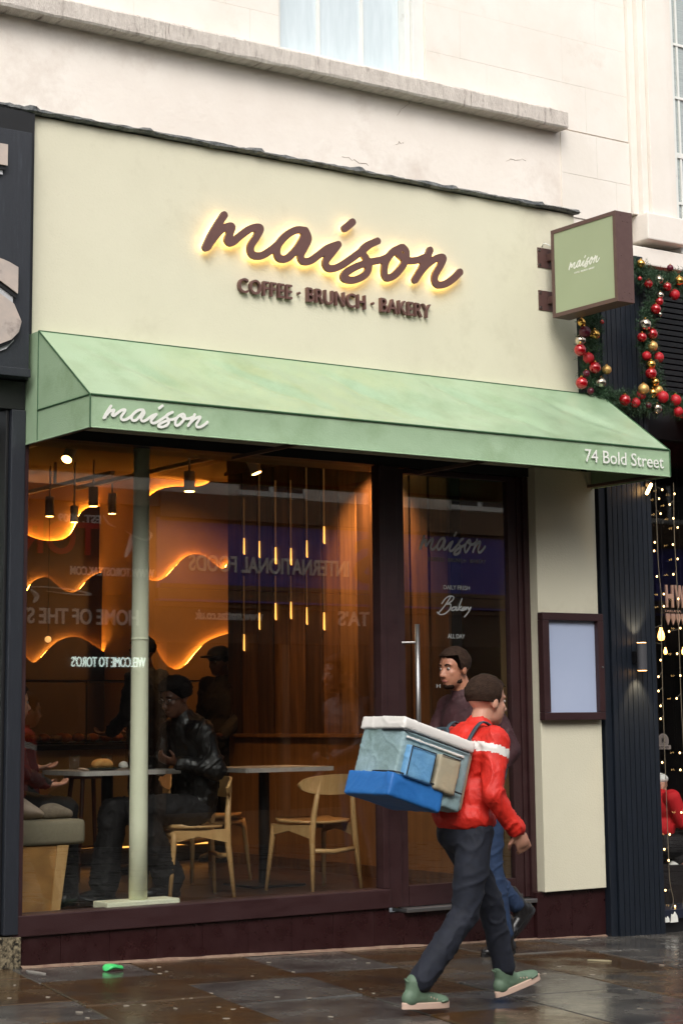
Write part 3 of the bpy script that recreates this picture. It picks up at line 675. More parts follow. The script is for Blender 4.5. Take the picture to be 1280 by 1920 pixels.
box('wall_mount', 9.14, 9.20, -0.115, -0.0785, 1.75, 1.83, m_blackmetal, wl, bev=0.004)
for z in (1.698, 1.887): MB().tube([(9.172, -0.145, z - 0.001), (9.172, -0.145, z + 0.001)], 0.031, 20).build('lens', m_lampdim, wl)
def spot(name, loc, dirv, en, ang, col=(1, 0.68, 0.34), blend=0.6, size=0.02):
    l = bpy.data.lights.new(name, 'SPOT'); l.energy = en; l.spot_size = R(ang); l.spot_blend = blend; l.color = col; l.shadow_soft_size = size
    o = bpy.data.objects.new(name, l); COL.objects.link(o); o.location = loc; o.rotation_euler = Vector(dirv).to_track_quat('-Z', 'Y').to_euler(); return o
spot('wall_light_up_beam', (9.172, -0.145, 1.90), (0, 0.3, 1), 9, 75); spot('wall_light_down_beam', (9.172, -0.145, 1.685), (0, 0.3, -1), 11, 75)
# bar beyond
br = thing('bar_frontage', 'black slatted bar shopfront with dark window, right edge of photo', 'shopfront', (10.2, 0.1, 0))
zs = 3.70; i = 0
while zs < 4.5:
    box('slat', 9.40, 13.0, 0.07, 0.10, zs, zs + 0.032, m_blackmetal, br, bev=0.002); zs += 0.042; i += 1
box('slat_backing', 9.374, 13.0, 0.101, 0.3, 3.6, 4.6, m_dark, br)
box('cornice', 9.374, 13.0, 0.02, 0.3, 4.6, 4.73, m_block, br, bev=0.01)
box('head_rail', 9.374, 13.0, 0.02, 0.3, 3.34, 3.6, m_dark, br)
box('window_sill', 9.374, 13.0, -0.05, 0.25, 0.03, 0.09, mat('blue black sill', S(34, 38, 52), rough=0.3), br, bev=0.004)
box('stall_riser', 9.374, 13.0, -0.02, 0.2, -0.25, 0.028, m_dark, br)
box('jamb', 9.374, 9.42, -0.02, 0.2, 0.091, 3.338, m_dark, br)
box('pane', 9.42, 13.0, 0.06, 0.07, 0.085, 3.34, glassmat('bar glass', (1, 1, 1, 1), 0.05), br)
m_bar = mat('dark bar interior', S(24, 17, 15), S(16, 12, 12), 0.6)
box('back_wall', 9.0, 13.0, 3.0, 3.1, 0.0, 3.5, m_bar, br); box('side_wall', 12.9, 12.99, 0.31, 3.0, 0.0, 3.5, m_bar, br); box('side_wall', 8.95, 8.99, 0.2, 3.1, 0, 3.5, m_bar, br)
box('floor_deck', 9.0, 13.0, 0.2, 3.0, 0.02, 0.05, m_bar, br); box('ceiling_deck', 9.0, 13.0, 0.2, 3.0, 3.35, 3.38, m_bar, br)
# red canopy beyond slats
rc = thing('red_awning', 'bright red awning corner under the garland at right edge', 'awning', (9.8, -0.3, 3.4))
mk('canvas', [(9.72, 0.06, 3.55), (12, 0.06, 3.55), (12, -0.7, 3.30), (9.72, -0.7, 3.30), (9.72, 0.06, 3.53), (12, 0.06, 3.53), (12, -0.7, 3.28), (9.72, -0.7, 3.28)],
   [(0, 3, 2, 1), (4, 5, 6, 7), (3, 7, 6, 2), (0, 4, 7, 3)], mat('red canvas', S(186, 30, 36), rough=0.6), rc)
box('valance', 9.72, 12, -0.712, -0.702, 3.14, 3.30, m_dark, rc)
tl = thing('tube_light', 'small slanted orange tube light glowing beside the awning end', 'lamp', (9.37, -0.1, 2.96))
c = P(1216, 917, -0.12)
MB().cap(c + Vector((-0.02, 0, -0.03)), c + Vector((0.022, 0, 0.032)), 0.011, 0.011).build('tube', emis('orange tube', (1, 0.55, 0.18, 1), 14), tl, smooth=True)
box('holder', c.x - 0.01, c.x + 0.06, -0.10, -0.0785, c.z + 0.02, c.z + 0.06, m_blackmetal, tl)
# edison bulbs
gb = MB(); 
for i, (px, py, s) in enumerate(((1239, 1190, 1.0), (1247, 1221, 0.55), (1281, 1221, 0.6))):
    c = P(px, py, 0.4 if i == 0 else 0.9)
    e = thing('filament_bulb', ['large glowing filament bulb hanging in bar window', 'small round glowing bulb below the large filament bulb', 'small glowing bulb cut by the right edge of photo'][i], 'light bulb', c)
    MB().lathe(c, [(0.003, -0.045 * s), (0.02 * s, -0.038 * s), (0.026 * s, -0.015 * s), (0.02 * s, 0.015 * s), (0.011 * s, 0.035 * s), (0.011 * s, 0.05 * s)], 16).build('bulb', emis('filament glow', (1, 0.45, 0.1, 1), [5, 6, 6][i]), e, smooth=True)
    MB().tube([c + Vector((0, 0, 0.05 * s)), c + Vector((0, 0, 0.09 * s))], 0.012 * s, 12).build('socket', m_blackmetal, e)
    MB().tube([c + Vector((0, 0, 0.09 * s)), (c.x, c.y, 3.34)], 0.003, 6).build('cord', m_dark, e)
# fairy light curtains
FB = [[(1241,918),(1235,935),(1238,963),(1210,965),(1227,1017),(1226,1033),(1231,1081),(1244,1114),(1244,1137),(1220,1179),(1222,1204),(1238,1238),(1234,1269),(1234,1296),(1238,1324),(1238,1348),(1241,1430),(1228,1455),(1255,1565),(1245,1593),(1253,1614),(1247,1670),(1265,1700)],
      [(1264,926),(1255,946),(1262,972),(1270,989),(1261,1021),(1270,1048),(1262,1077),(1271,1123),(1275,1178),(1254,1184),(1269,1226),(1275,1267),(1268,1310),(1274,1412),(1275,1444),(1277,1524),(1279,1704)]]
FC = [[(1228,905),(1231,990),(1234,1060),(1240,1130),(1240,1220),(1243,1330),(1246,1420),(1249,1500),(1252,1580),(1255,1650),(1262,1690),(1256,1706)],
      [(1262,905),(1264,1010),(1268,1080),(1272,1180),(1276,1300),(1283,1450),(1288,1600)]]
for k in range(2):
    fl = thing('fairy_light_string', ['hanging string of warm fairy lights nearest the ribbed pilaster', 'hanging string of warm fairy lights along the right edge'][k], 'string lights', P(*FC[k][0], 0.03))
    pts = spline([P(a, b, 0.03) for a, b in FC[k]], 8)
    MB().tube(pts, 0.0022, 6).build('cable', m_cable, fl)
    for (a, b) in FB[k]:
        c = P(a, b, 0.028); q = min(pts, key=lambda t: abs(t.z - c.z - 0.01))
        MB().sph(c, (0.006, 0.006, 0.0075), 8, 6).build('bulb', m_fairy, fl)
        MB().tube([c, q], 0.0015, 5).build('bulb_wire', m_cable, fl)
# hanging letters sign in bar window
hs_ = thing('letter_sign', 'pale block letter sign hanging in the dark bar window', 'sign', (9.9, 0.2, 2.2))
m_pk = mat('pale pink letter', S(190, 150, 128), S(178, 140, 120), 0.5)
a = P(1247, 1139, 0.14); lettering('letter', 'H', (a.x, 0.14, a.z), EX, EZ, -EY, 0.075, 0.16, 0.012, m_pk, hs_, 0.03)
lettering('letter', 'W', (a.x + 0.09, 0.14, a.z), EX, EZ, -EY, 0.1, 0.16, 0.012, m_pk, hs_, 0.03)
a2 = P(1243, 1149, 0.13); box('name_band', a2.x, a2.x + 0.3, 0.13, 0.145, a2.z, a2.z + 0.026, m_dark, hs_)
lettering('band_letters', 'TARLATA', (a2.x + 0.01, 0.128, a2.z + 0.005), EX, EZ, -EY, 0.16, 0.016, 0.002, m_pk, hs_)
for i in range(4):
    x = a.x + i * 0.05; MB().prism([(x, a2.z - 0.003), (x + 0.04, a2.z - 0.003), (x + 0.04, a2.z - 0.04), (x + 0.02, a2.z - 0.085), (x, a2.z - 0.04)], 0.135, 0.145).build('pennant', m_pk, hs_)
# kitchen sticker
ks = thing('window_sticker', 'round pale kitchen sticker on the dark bar window', 'sticker', P(1243, 1393, 0.055))
c = P(1243, 1393, 0.056); m_st = mat('grey vinyl sticker', S(120, 110, 104), rough=0.6)
MB().tube([c + Vector((0, -0.001, 0.012)), c + Vector((0, 0.001, 0.012))], 0.052, 32).build('disc', m_st, ks)
MB().tube([c + Vector((0, -0.0025, 0.012)), c + Vector((0, -0.0012, 0.012))], 0.044, 32).build('inner_disc', mat('grey vinyl inner', S(104, 95, 90), rough=0.6), ks)
lettering('letter', 'K', c + Vector((-0.016, -0.003, -0.0)), EX, EZ, -EY, 0.034, 0.034, 0.001, m_dark, ks, 0.01)
box('ribbon', c.x - 0.068, c.x + 0.068, c.y - 0.004, c.y - 0.001, c.z - 0.045, c.z - 0.018, m_st, ks)
lettering('letter', 'KITCHEN', c + Vector((-0.045, -0.0045, -0.041)), EX, EZ, -EY, 0.09, 0.018, 0.001, m_dark, ks)
# ------------------------------------------------------------------ garland
def garland(label, path, rad, baubles, seed, y=-0.17):
    pts = spline([P(a, b, y) for a, b in path], 10); g = thing('christmas_garland', label, 'garland', pts[0]); rg = random.Random(seed)
    MB().tube(pts, 0.012, 6).build('stem', m_pine, g)
    mb = MB(); L = 0; acc = [0]
    for a, b in zip(pts[:-1], pts[1:]): acc.append(acc[-1] + (b - a).length)
    tot = acc[-1]
    for _ in range(int(tot * 1500)):
        s_ = rg.random() * tot; i = 0
        while i < len(acc) - 2 and acc[i + 1] < s_: i += 1
        p = pts[i].lerp(pts[i + 1], (s_ - acc[i]) / max(acc[i + 1] - acc[i], 1e-6))
        d = Vector((rg.gauss(0, 1), rg.gauss(0, 1) * .8 - 0.3, rg.gauss(0, 1))).normalized(); Ls = rad * rg.uniform(0.5, 1.12)
        a = p; e = p + d * Ls + Vector((0, 0, -0.01)); side = d.orthogonal().normalized()
        for k in range(13):
            t = 0.25 + 0.75 * k / 12; q = a.lerp(e, t); w = rg.random() * 6.28
            nd = (side * math.cos(w) + d.cross(side) * math.sin(w) + d * 0.7).normalized(); q2 = q + nd * rg.uniform(0.016, 0.03)
            wv = nd.cross(Vector((rg.random(), rg.random(), rg.random()))).normalized() * 0.0016
            n0 = len(mb.v); mb.v += [q - wv, q + wv, q2]; mb.f.append((n0, n0 + 1, n0 + 2))
    stuff(mb.build('needles', m_pine, g))
    mats = dict(r=m_red, R=m_redmatt, g=m_gold, G=m_goldmatt, s=m_silver, w=m_wine)
    for px, py, d_, k in baubles:
        c = P(px, py, y - 0.035 - rg.random() * 0.04); r_ = d_ / 2 / 245
        b = MB().sph(c, r_, 20, 14).build('bauble', mats[k], g, smooth=True)
        MB().tube([c + Vector((0, 0, r_ * .96)), c + Vector((0, 0, r_ * 1.16))], r_ * 0.22, 8).build('bauble_cap', m_gold, b)
garland('bushy pine garland with wine red, gold and red baubles below the projecting sign', [(1108, 590), (1103, 640), (1108, 700), (1122, 738), (1160, 752), (1215, 752), (1260, 757), (1300, 770)], 0.105,
        [(1096, 622, 20, 'w'), (1114, 627, 19, 'g'), (1088, 638, 19, 's'), (1087, 656, 21, 'r'), (1103, 671, 19, 'R'), (1115, 689, 20, 'r'), (1137, 693, 16, 'G'), (1099, 700, 12, 'w'), (1090, 718, 21, 'r'), (1126, 717, 18, 's'), (1128, 604, 8, 'r'), (1090, 604, 14, 'g'), (1107, 733, 12, 'w'),
         (1171, 750, 20, 'r'), (1191, 755, 17, 'R'), (1201, 741, 17, 'R'), (1206, 729, 19, 'G'), (1223, 737, 18, 'g'), (1233, 731, 17, 'G'), (1242, 744, 21, 'R'), (1266, 750, 20, 'R'), (1231, 766, 19, 's'), (1215, 760, 11, 'w'), (1271, 771, 17, 'R')], 5)
garland('pine garland hanging down between the ribbed pilaster and black slats', [(1225, 560), (1212, 600), (1212, 650), (1222, 700), (1226, 735)], 0.085,
        [(1209, 608, 21, 's'), (1222, 626, 20, 'r'), (1203, 632, 17, 'r'), (1223, 649, 18, 'G'), (1212, 667, 16, 'R'), (1234, 670, 19, 'R'), (1220, 683, 16, 'g'), (1220, 700, 20, 'r'), (1228, 716, 14, 'g')], 6)
garland('pine garland with baubles along the top of the black slatted sign', [(1185, 500), (1225, 530), (1262, 528), (1300, 535)], 0.115,
        [(1215, 532, 16, 'r'), (1235, 524, 16, 's'), (1250, 537, 16, 'r'), (1273, 526, 17, 'g'), (1264, 552, 19, 'R'), (1237, 553, 13, 's'), (1236, 565, 14, 'r'), (1229, 579, 18, 'r'), (1236, 589, 9, 's'), (1199, 522, 8, 'r'), (1201, 494, 15, 'g'), (1256, 502, 12, 'w')], 7)
# ------------------------------------------------------------------ cafe interior
FZ = 0.30; CZ = 3.50; PZ = 3.36; PW = 8.0
rm = thing('cafe_room', 'dim warm lit cafe room seen behind the window glass', 'room', (7, 3, 0.3))
box('floor_deck', 4.60, 8.9, 0.15, 6.4, FZ - 0.03, FZ, m_floor, rm); box('floor_deck', 8.9, 10.4, 3.2, 6.4, FZ - 0.03, FZ, m_floor, rm)
box('ceiling_deck', 4.60, 8.9, 0.36, 6.4, CZ, CZ + 0.05, m_ceil, rm); box('ceiling_deck', 8.9, 10.4, 3.2, 6.4, CZ, CZ + 0.05, m_ceil, rm)
box('ceiling_deck', 4.60, 8.9, 0.351, 0.359, 3.04, CZ + 0.05, m_ceil, rm)
box('side_wall', 4.55, 4.599, 0.15, 6.4, FZ, CZ, m_wavep, rm)
box('side_wall', 10.4, 10.45, 3.2, 6.4, FZ, CZ, m_room, rm); box('side_wall', 8.9, 10.4, 3.15, 3.2, FZ, CZ, m_room, rm); box('side_wall', 8.85, 8.9, 0.21, 3.15, FZ, CZ, m_room, rm)
box('side_wall', 8.35, 8.40, 0.21, 0.36, FZ, CZ, m_room, rm); box('side_wall', 8.40, 8.849, 0.31, 0.359, FZ, CZ, m_room, rm)
YR, YL = 4.9, 5.7
xc0 = P(260, 1100, YR).x
box('back_wall', xc0, 10.4, YR, YR + 0.05, FZ, CZ, m_room, rm)
box('back_wall', 4.6, xc0 + 0.05, YL, YL + 0.05, FZ, CZ, m_room, rm)
box('back_wall', xc0 + .001, xc0 + 0.05, YR + 0.051, YL, FZ, CZ, m_room, rm)
def wave(pts, y, x0, x1, yw, mw):
    q = [P(a, b, y) for a, b in pts]; q = spline([Vector((p.x, 0, p.z)) for p in q], 8)
    q = [p for p in q if x0 <= p.x <= x1]
    poly = [(q[0].x, 0.9)] + [(p.x, p.z) for p in q] + [(q[-1].x, 0.9)]
    mb = MB(); n_ = len(q)
    for a, b in zip(q[:-1], q[1:]):
        mb.add([(a.x, y, 0.9), (b.x, y, 0.9), (b.x, y, b.z), (a.x, y, a.z), (a.x, y + .02, 0.9), (b.x, y + .02, 0.9), (b.x, y + .02, b.z), (a.x, y + .02, a.z)],
               [(0, 1, 2, 3), (7, 6, 5, 4), (3, 2, 6, 7)])
    wp = mb.build('wave_panel', mw, rm)
    MB().tube([(p.x, y + 0.034, p.z - 0.014) for p in q], 0.006, 6).build('led_strip', m_led, wp)
WL = [[(-120,1010),(-40,985),(20,990),(50,1003),(75,1012),(100,1014),(125,1008),(140,990),(150,965),(165,952),(185,950),(207,955),(225,960)],
      [(-120,1120),(-40,1150),(20,1140),(50,1110),(60,1094),(75,1084),(90,1083),(105,1095),(120,1107),(137,1111),(150,1105),(165,1088),(183,1076),(210,1070),(230,1070)],
      [(-120,1190),(-40,1180),(20,1200),(48,1230),(57,1240),(67,1242),(77,1234),(95,1215),(115,1200),(140,1194),(160,1200),(180,1213),(207,1229),(230,1235)]]
WR = [[(240,1000),(262,960),(278,935),(292,922),(308,915),(330,912),(365,912),(385,908),(401,897),(412,885),(430,880),(470,880),(560,880)],
      [(240,1060),(270,1083),(292,1089),(310,1083),(330,1062),(350,1044),(368,1039),(385,1044),(400,1056),(415,1066),(425,1063),(432,1055),(470,1045),(560,1030)],
      [(240,1165),(265,1185),(290,1212),(305,1238),(320,1252),(335,1255),(350,1246),(370,1222),(390,1203),(415,1192),(431,1188),(470,1180),(560,1170)]]
for k in range(3):
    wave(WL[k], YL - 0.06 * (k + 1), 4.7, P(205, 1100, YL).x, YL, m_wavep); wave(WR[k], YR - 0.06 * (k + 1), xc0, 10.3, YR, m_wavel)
# slatted partition wall (runs away from the street)
pt = thing('timber_partition', 'dark timber plank partition wall with amber glow wedges between planks inside cafe', 'wall', (PW, 1.8, FZ))
bpx = [431, 459, 488, 518, 547, 577, 609, 641, 674, 707]
ys = [PX(b, 1100, PW).y for b in bpx]
while ys[-1] > 0.45: ys.append(ys[-1] - (ys[-3] - ys[-2]) * 1.0 if False else ys[-1] - 0.215)
ys[-1] = max(ys[-1], 0.36)
RZ = 1.26
m_planks = [m_plank, mat('darker stained timber', S(64, 42, 26), S(96, 64, 40), 0.45, scale=4, stretch=(6, 6, 0.5), wave=2.1, bump=0.1), mat('stained timber paled for light', S(110, 76, 46), S(150, 108, 68), 0.45, scale=5, stretch=(6, 6, 0.5), wave=1.2, bump=0.1)]  # timber tones vary; the palest goes rightward, light there put into its colour
for i, (a, b) in enumerate(zip(ys[1:], ys[:-1])):
    box('plank', PW - 0.025 - (i % 3) * .002, PW, a + 0.011, b - 0.011, RZ + 0.03, PZ - 0.03, m_planks[(1, 0, 1, 0, 0, 1, 0, 2, 1, 2)[i % 10]], pt, bev=0.002)
box('backing_board', PW + 0.001, PW + 0.08, ys[-1], ys[0], FZ, PZ - .03, m_dark, pt)
box('bulkhead', PW - 0.01, PW + 0.08, ys[-1], ys[0] + .03, PZ, CZ, m_ceil, pt)
box('chair_rail', PW - 0.045, PW, ys[-1], ys[0], RZ, RZ + 0.028, m_wains, pt, bev=0.003)
box('head_rail', PW - 0.035, PW + 0.08, ys[-1], ys[0] + 0.03, PZ - 0.029, PZ - 0.001, m_plank, pt)
for a, b in ((0.36, 1.3), (1.3, 1.9), (1.9, 2.6), (2.6, ys[0])): box('wainscot_panel', PW - 0.025, PW, a + 0.003, b - 0.003, FZ + 0.08, RZ - 0.001, m_wains, pt, bev=0.002)
box('skirting', PW - 0.035, PW, ys[-1], ys[0], FZ, FZ + 0.079, m_plank, pt)
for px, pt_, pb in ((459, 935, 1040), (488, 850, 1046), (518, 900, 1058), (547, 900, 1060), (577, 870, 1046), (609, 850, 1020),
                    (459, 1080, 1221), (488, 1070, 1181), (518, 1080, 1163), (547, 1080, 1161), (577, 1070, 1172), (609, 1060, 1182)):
    a = PX(px, pt_, PW - .024); b = PX(px, pb, PW - .024)  # tapered wedges glow in place of light from an LED behind the planks
    for z0, z1, w0, w1, mt_ in ((b.z, min(b.z + .13, a.z), 0.006, 0.0014, m_ledlow), (min(b.z + .13, a.z) + .001, a.z, 0.0014, 0.0008, m_glowfaint)):
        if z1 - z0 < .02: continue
        mk('slot_glow_wedge', [(PW - 0.036, b.y - w0, z0), (PW - 0.036, b.y + w0, z0 + 0.012), (PW - 0.036, b.y + w1, z1), (PW - 0.036, b.y - w1, z1),
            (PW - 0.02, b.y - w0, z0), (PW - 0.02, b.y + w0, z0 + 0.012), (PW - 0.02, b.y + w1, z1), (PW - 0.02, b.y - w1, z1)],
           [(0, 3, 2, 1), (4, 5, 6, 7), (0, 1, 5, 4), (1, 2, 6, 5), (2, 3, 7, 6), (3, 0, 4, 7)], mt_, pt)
# back corridor light strip seen through the door (wall beyond)
# column
cl = thing('iron_column', 'slim pale green cast iron column on square base plate behind glass', 'column', (5.47, 0.16, 0.36))
MB().tube([(5.47, 0.165, 0.385), (5.47, 0.165, 0.8), (5.473, 0.165, 1.9), (5.478, 0.165, 3.2)], [0.0535, 0.0535, 0.05, 0.047], 28).build('shaft', m_pillarp, cl, smooth=True)
a = P(206, 1697, 0.09); b = P(325, 1695, 0.09)
box('base_plate', 5.23, 5.70, 0.085, 0.26, 0.345, 0.383, m_pillarp, cl, bev=0.006)
MB().tube([(5.473, 0.165, 1.86), (5.473, 0.165, 1.875)], 0.0515, 28).build('joint_ring', m_pillarp, cl, smooth=True)
# ------------------------------------------------------------------ lamps
def track(name, label, x, y0, y1, z):
    t = thing(name, label, 'light track', (x, y0, z)); box('rail', x - 0.018, x + 0.018, y0, y1, z, z + 0.03, m_greypaint, t); box('ceiling_fixing', x - 0.01, x + 0.01, (y0 + y1) / 2 - 0.01, (y0 + y1) / 2 + 0.01, z + 0.031, CZ, m_greypaint, t)
track('lighting_track', 'lighting track on cafe ceiling right of the column', 7.30, 0.5, 4.6, 3.31)
track('lighting_track', 'lighting track on cafe ceiling at far left', 5.86, 0.5, 3.0, 3.31)
track('lighting_track', 'lighting track above the pastry counter', 7.0, 3.4, 5.4, 3.29)
def lampthing(px, py, topy, y, label, dirv, ln_, r_, lens, en, ang):
    c = P(px, py, y); d = Vector(dirv).normalized(); t = thing('ceiling_spotlight', label, 'spotlight', c, 'spotlights on the cafe ceiling')
    MB().tube([c, c - d * ln_], r_, 18).build('body', m_greypaint, t)
    MB().tube([c + d * 0.001, c + d * 0.004], r_ * 0.86, 18).build('lens', lens, t)
    e = c - d * ln_ * 0.7
    MB().tube([e, (e.x, e.y, max(CZ - 0.045, e.z + 0.01))], 0.008, 8).build('stem', m_greypaint, t)
    spot('ceiling_spotlight_beam', c + d * 0.012, d, en, ang, (1, 0.55, 0.22), 0.7, 0.03)
lampthing(125, 861, 820, 1.78, 'bright tilted spotlight at far left under the awning', (-0.7, -0.5, -1), 0.15, 0.038, m_lampface, 35, 90)
lampthing(355, 921, 873, 2.6, 'bright straight spotlight right of the column', (0, 0, -1), 0.15, 0.042, m_lampface, 30, 90)
lampthing(481, 887, 850, 1.75, 'bright tilted spotlight in front of the timber planks', (0.3, -0.25, -1), 0.15, 0.04, m_lampface, 40, 100)
lampthing(655, 868, 850, 1.2, 'spotlight nearest the door, mostly hidden under the awning edge', (0.5, 0.1, -1), 0.15, 0.04, m_lampface, 120, 110)
lampthing(93, 968, 930, 4.3, 'dim spotlight, leftmost of the four over the counter', (0, 0, -1), 0.16, 0.036, m_lampdim, 14, 70)
lampthing(139, 979, 945, 4.0, 'dim spotlight, lowest of the four over the counter', (0, 0, -1), 0.13, 0.032, m_lampdim, 14, 70)
lampthing(175, 949, 915, 3.8, 'dim spotlight, highest of the four over the counter', (0, 0, -1), 0.15, 0.038, m_lampdim, 14, 70)
lampthing(210, 963, 925, 4.5, 'dim spotlight nearest the column of the four over the counter', (0, 0, -1), 0.17, 0.036, m_lampdim, 14, 70)
# added warm light without a fitting, brightens the right part of the back wall
spot('added_wall_wash', (8.3, 3.7, 3.2), (0.0, 1.2, -1.0), 90, 95, (1, 0.5, 0.13), 1.0, 0.05)
gl_ = thing('globe_lamp', 'small dim round lamp behind glass at left above counter', 'lamp', P(90, 1199, 5.2))
MB().sph(P(90, 1199, 5.2), 0.028, 16, 12).build('globe', emis('globe glow', (1, 0.5, 0.16, 1), 0.9), gl_, smooth=True)
q = P(90, 1199, 5.2); MB().tube([q + Vector((0, 0, .028)), (q.x, q.y, CZ)], 0.003, 6).build('cord', m_dark, gl_)
# ------------------------------------------------------------------ counter and pastries
ct = thing('pastry_counter', 'cafe counter with glass pastry display case on top', 'counter', (7.2, 3.7, FZ))
CYF = 3.6; CTZ = 1.22
box('counter_front', 5.6, 8.6, CYF, CYF + 0.7, FZ + 0.14, CTZ - 0.04, m_counter, ct)
box('toe_kick', 5.6, 8.6, CYF + 0.06, CYF + 0.6, FZ, FZ + 0.139, m_dark, ct)
box('led_strip', 5.6, 8.6, CYF + 0.03, CYF + 0.045, FZ + 0.125, FZ + 0.138, m_ledlow, ct)
box('counter_top', 5.55, 8.65, CYF - 0.03, CYF + 0.73, CTZ - 0.04, CTZ, m_blackmetal, ct, bev=0.004)
m_case = glassmat('display case glass', (0.98, 0.98, 0.96, 1), 0.04)
box('case_glass', 5.6, 8.0, CYF + 0.02, CYF + 0.026, CTZ + 0.001, 1.70, m_case, ct)
box('case_top', 5.6, 8.0, CYF + 0.02, CYF + 0.55, 1.701, 1.712, m_blackmetal, ct)
for x in (5.6, 6.9, 7.4, 7.99): box('case_post', x, x + 0.01, CYF + 0.012, CYF + 0.02, CTZ, 1.70, m_blackmetal, ct)
tr_ = thing('pastry_tray', 'dark tray under the pastries on the counter', 'tray', (6.9, CYF + .2, CTZ))
box('tray', 6.2, 7.75, CYF + 0.05, CYF + 0.4, CTZ + 0.001, CTZ + 0.018, m_blackmetal, tr_, bev=0.004)
m_bun = mat('baked crust', S(190, 110, 48), S(150, 76, 30), 0.5, scale=30, bump=0.4); m_bun2 = mat('seeded crust', S(150, 110, 60), S(96, 62, 30), 0.6, scale=60, bump=0.6)
bun = MB().sph((0, 0, 0.03), (0.05, 0.045, 0.035), 14, 8).build('bread_bun', m_bun, None, smooth=True); roll = MB().sph((0, 0, 0.025), (0.075, 0.035, 0.028), 14, 8).build('filled_roll', m_bun2, None, smooth=True)
tag(bun, 'round golden bun on the pastry tray', 'bun', 'round buns on the pastry tray'); tag(roll, 'long seeded roll on the pastry tray', 'bread roll', 'seeded rolls on the pastry tray')
bps = [(360 / 2.909, 0), (428 / 2.909, 0), (505 / 2.909, 0), (578 / 2.909, 0), (640 / 2.909, 0), (300 / 2.909, 1), (230 / 2.909, 1), (180 / 2.909, 1), (240 / 2.909, 0), (470 / 2.909, 1)]
for i, (px, k) in enumerate(bps):
    c = P(px, 1366, CYF + 0.12); src = (bun, roll)[k]; o = src if (i == 0 or i == 5) else src.copy()
    if o is not src: COL.objects.link(o)
    o.location = (c.x, CYF + 0.12, CTZ + 0.02)
for i in range(9):
    o = (roll if i % 3 else bun).copy(); COL.objects.link(o); o.location = (6.35 + i * 0.155, CYF + 0.26, CTZ + 0.024 + (i % 2) * 0.0); o.rotation_euler = (0, 0, 0.2 * (i % 3))
# ------------------------------------------------------------------ tables
def table(x, y, z, label, w=0.66, d=0.62, pedx=None):
    t = thing('cafe_table', label, 'table', (x, y, FZ), 'cafe tables')
    px = pedx or x; r_ = 0.05; poly = []
    for cx_, cy_, a0 in ((x + w / 2 - r_, y + d / 2 - r_, 0), (x - w / 2 + r_, y + d / 2 - r_, 90), (x - w / 2 + r_, y - d / 2 + r_, 180), (x + w / 2 - r_, y - d / 2 + r_, 270)):
        for k in range(5): poly.append((cx_ + r_ * math.cos(R(a0 + k * 22.5)), cy_ + r_ * math.sin(R(a0 + k * 22.5))))
    n_ = len(poly); v = [(p[0], p[1], z - 0.028) for p in poly] + [(p[0], p[1], z) for p in poly]
    mk('tabletop', v, [tuple(reversed(range(n_))), tuple(range(n_, 2 * n_))] + [(i, (i + 1) % n_, n_ + (i + 1) % n_, n_ + i) for i in range(n_)], m_marble, t, bev=0)
    MB().tube([(px, y, FZ + 0.015), (px, y, z - 0.03)], 0.038, 20).build('pedestal', m_blackmetal, t)
    box('base', px - 0.2, px + 0.2, y - 0.2, y + 0.2, FZ, FZ + 0.015, m_blackmetal, t, bev=0.004)
table(5.79, 1.1, 1.095, 'marble topped table with plate and bottle, behind the column', 0.70, 0.60, 5.76)
table(7.10, 1.32, 1.08, 'empty marble topped table between the two oak chairs', 0.70, 0.60, 7.06)
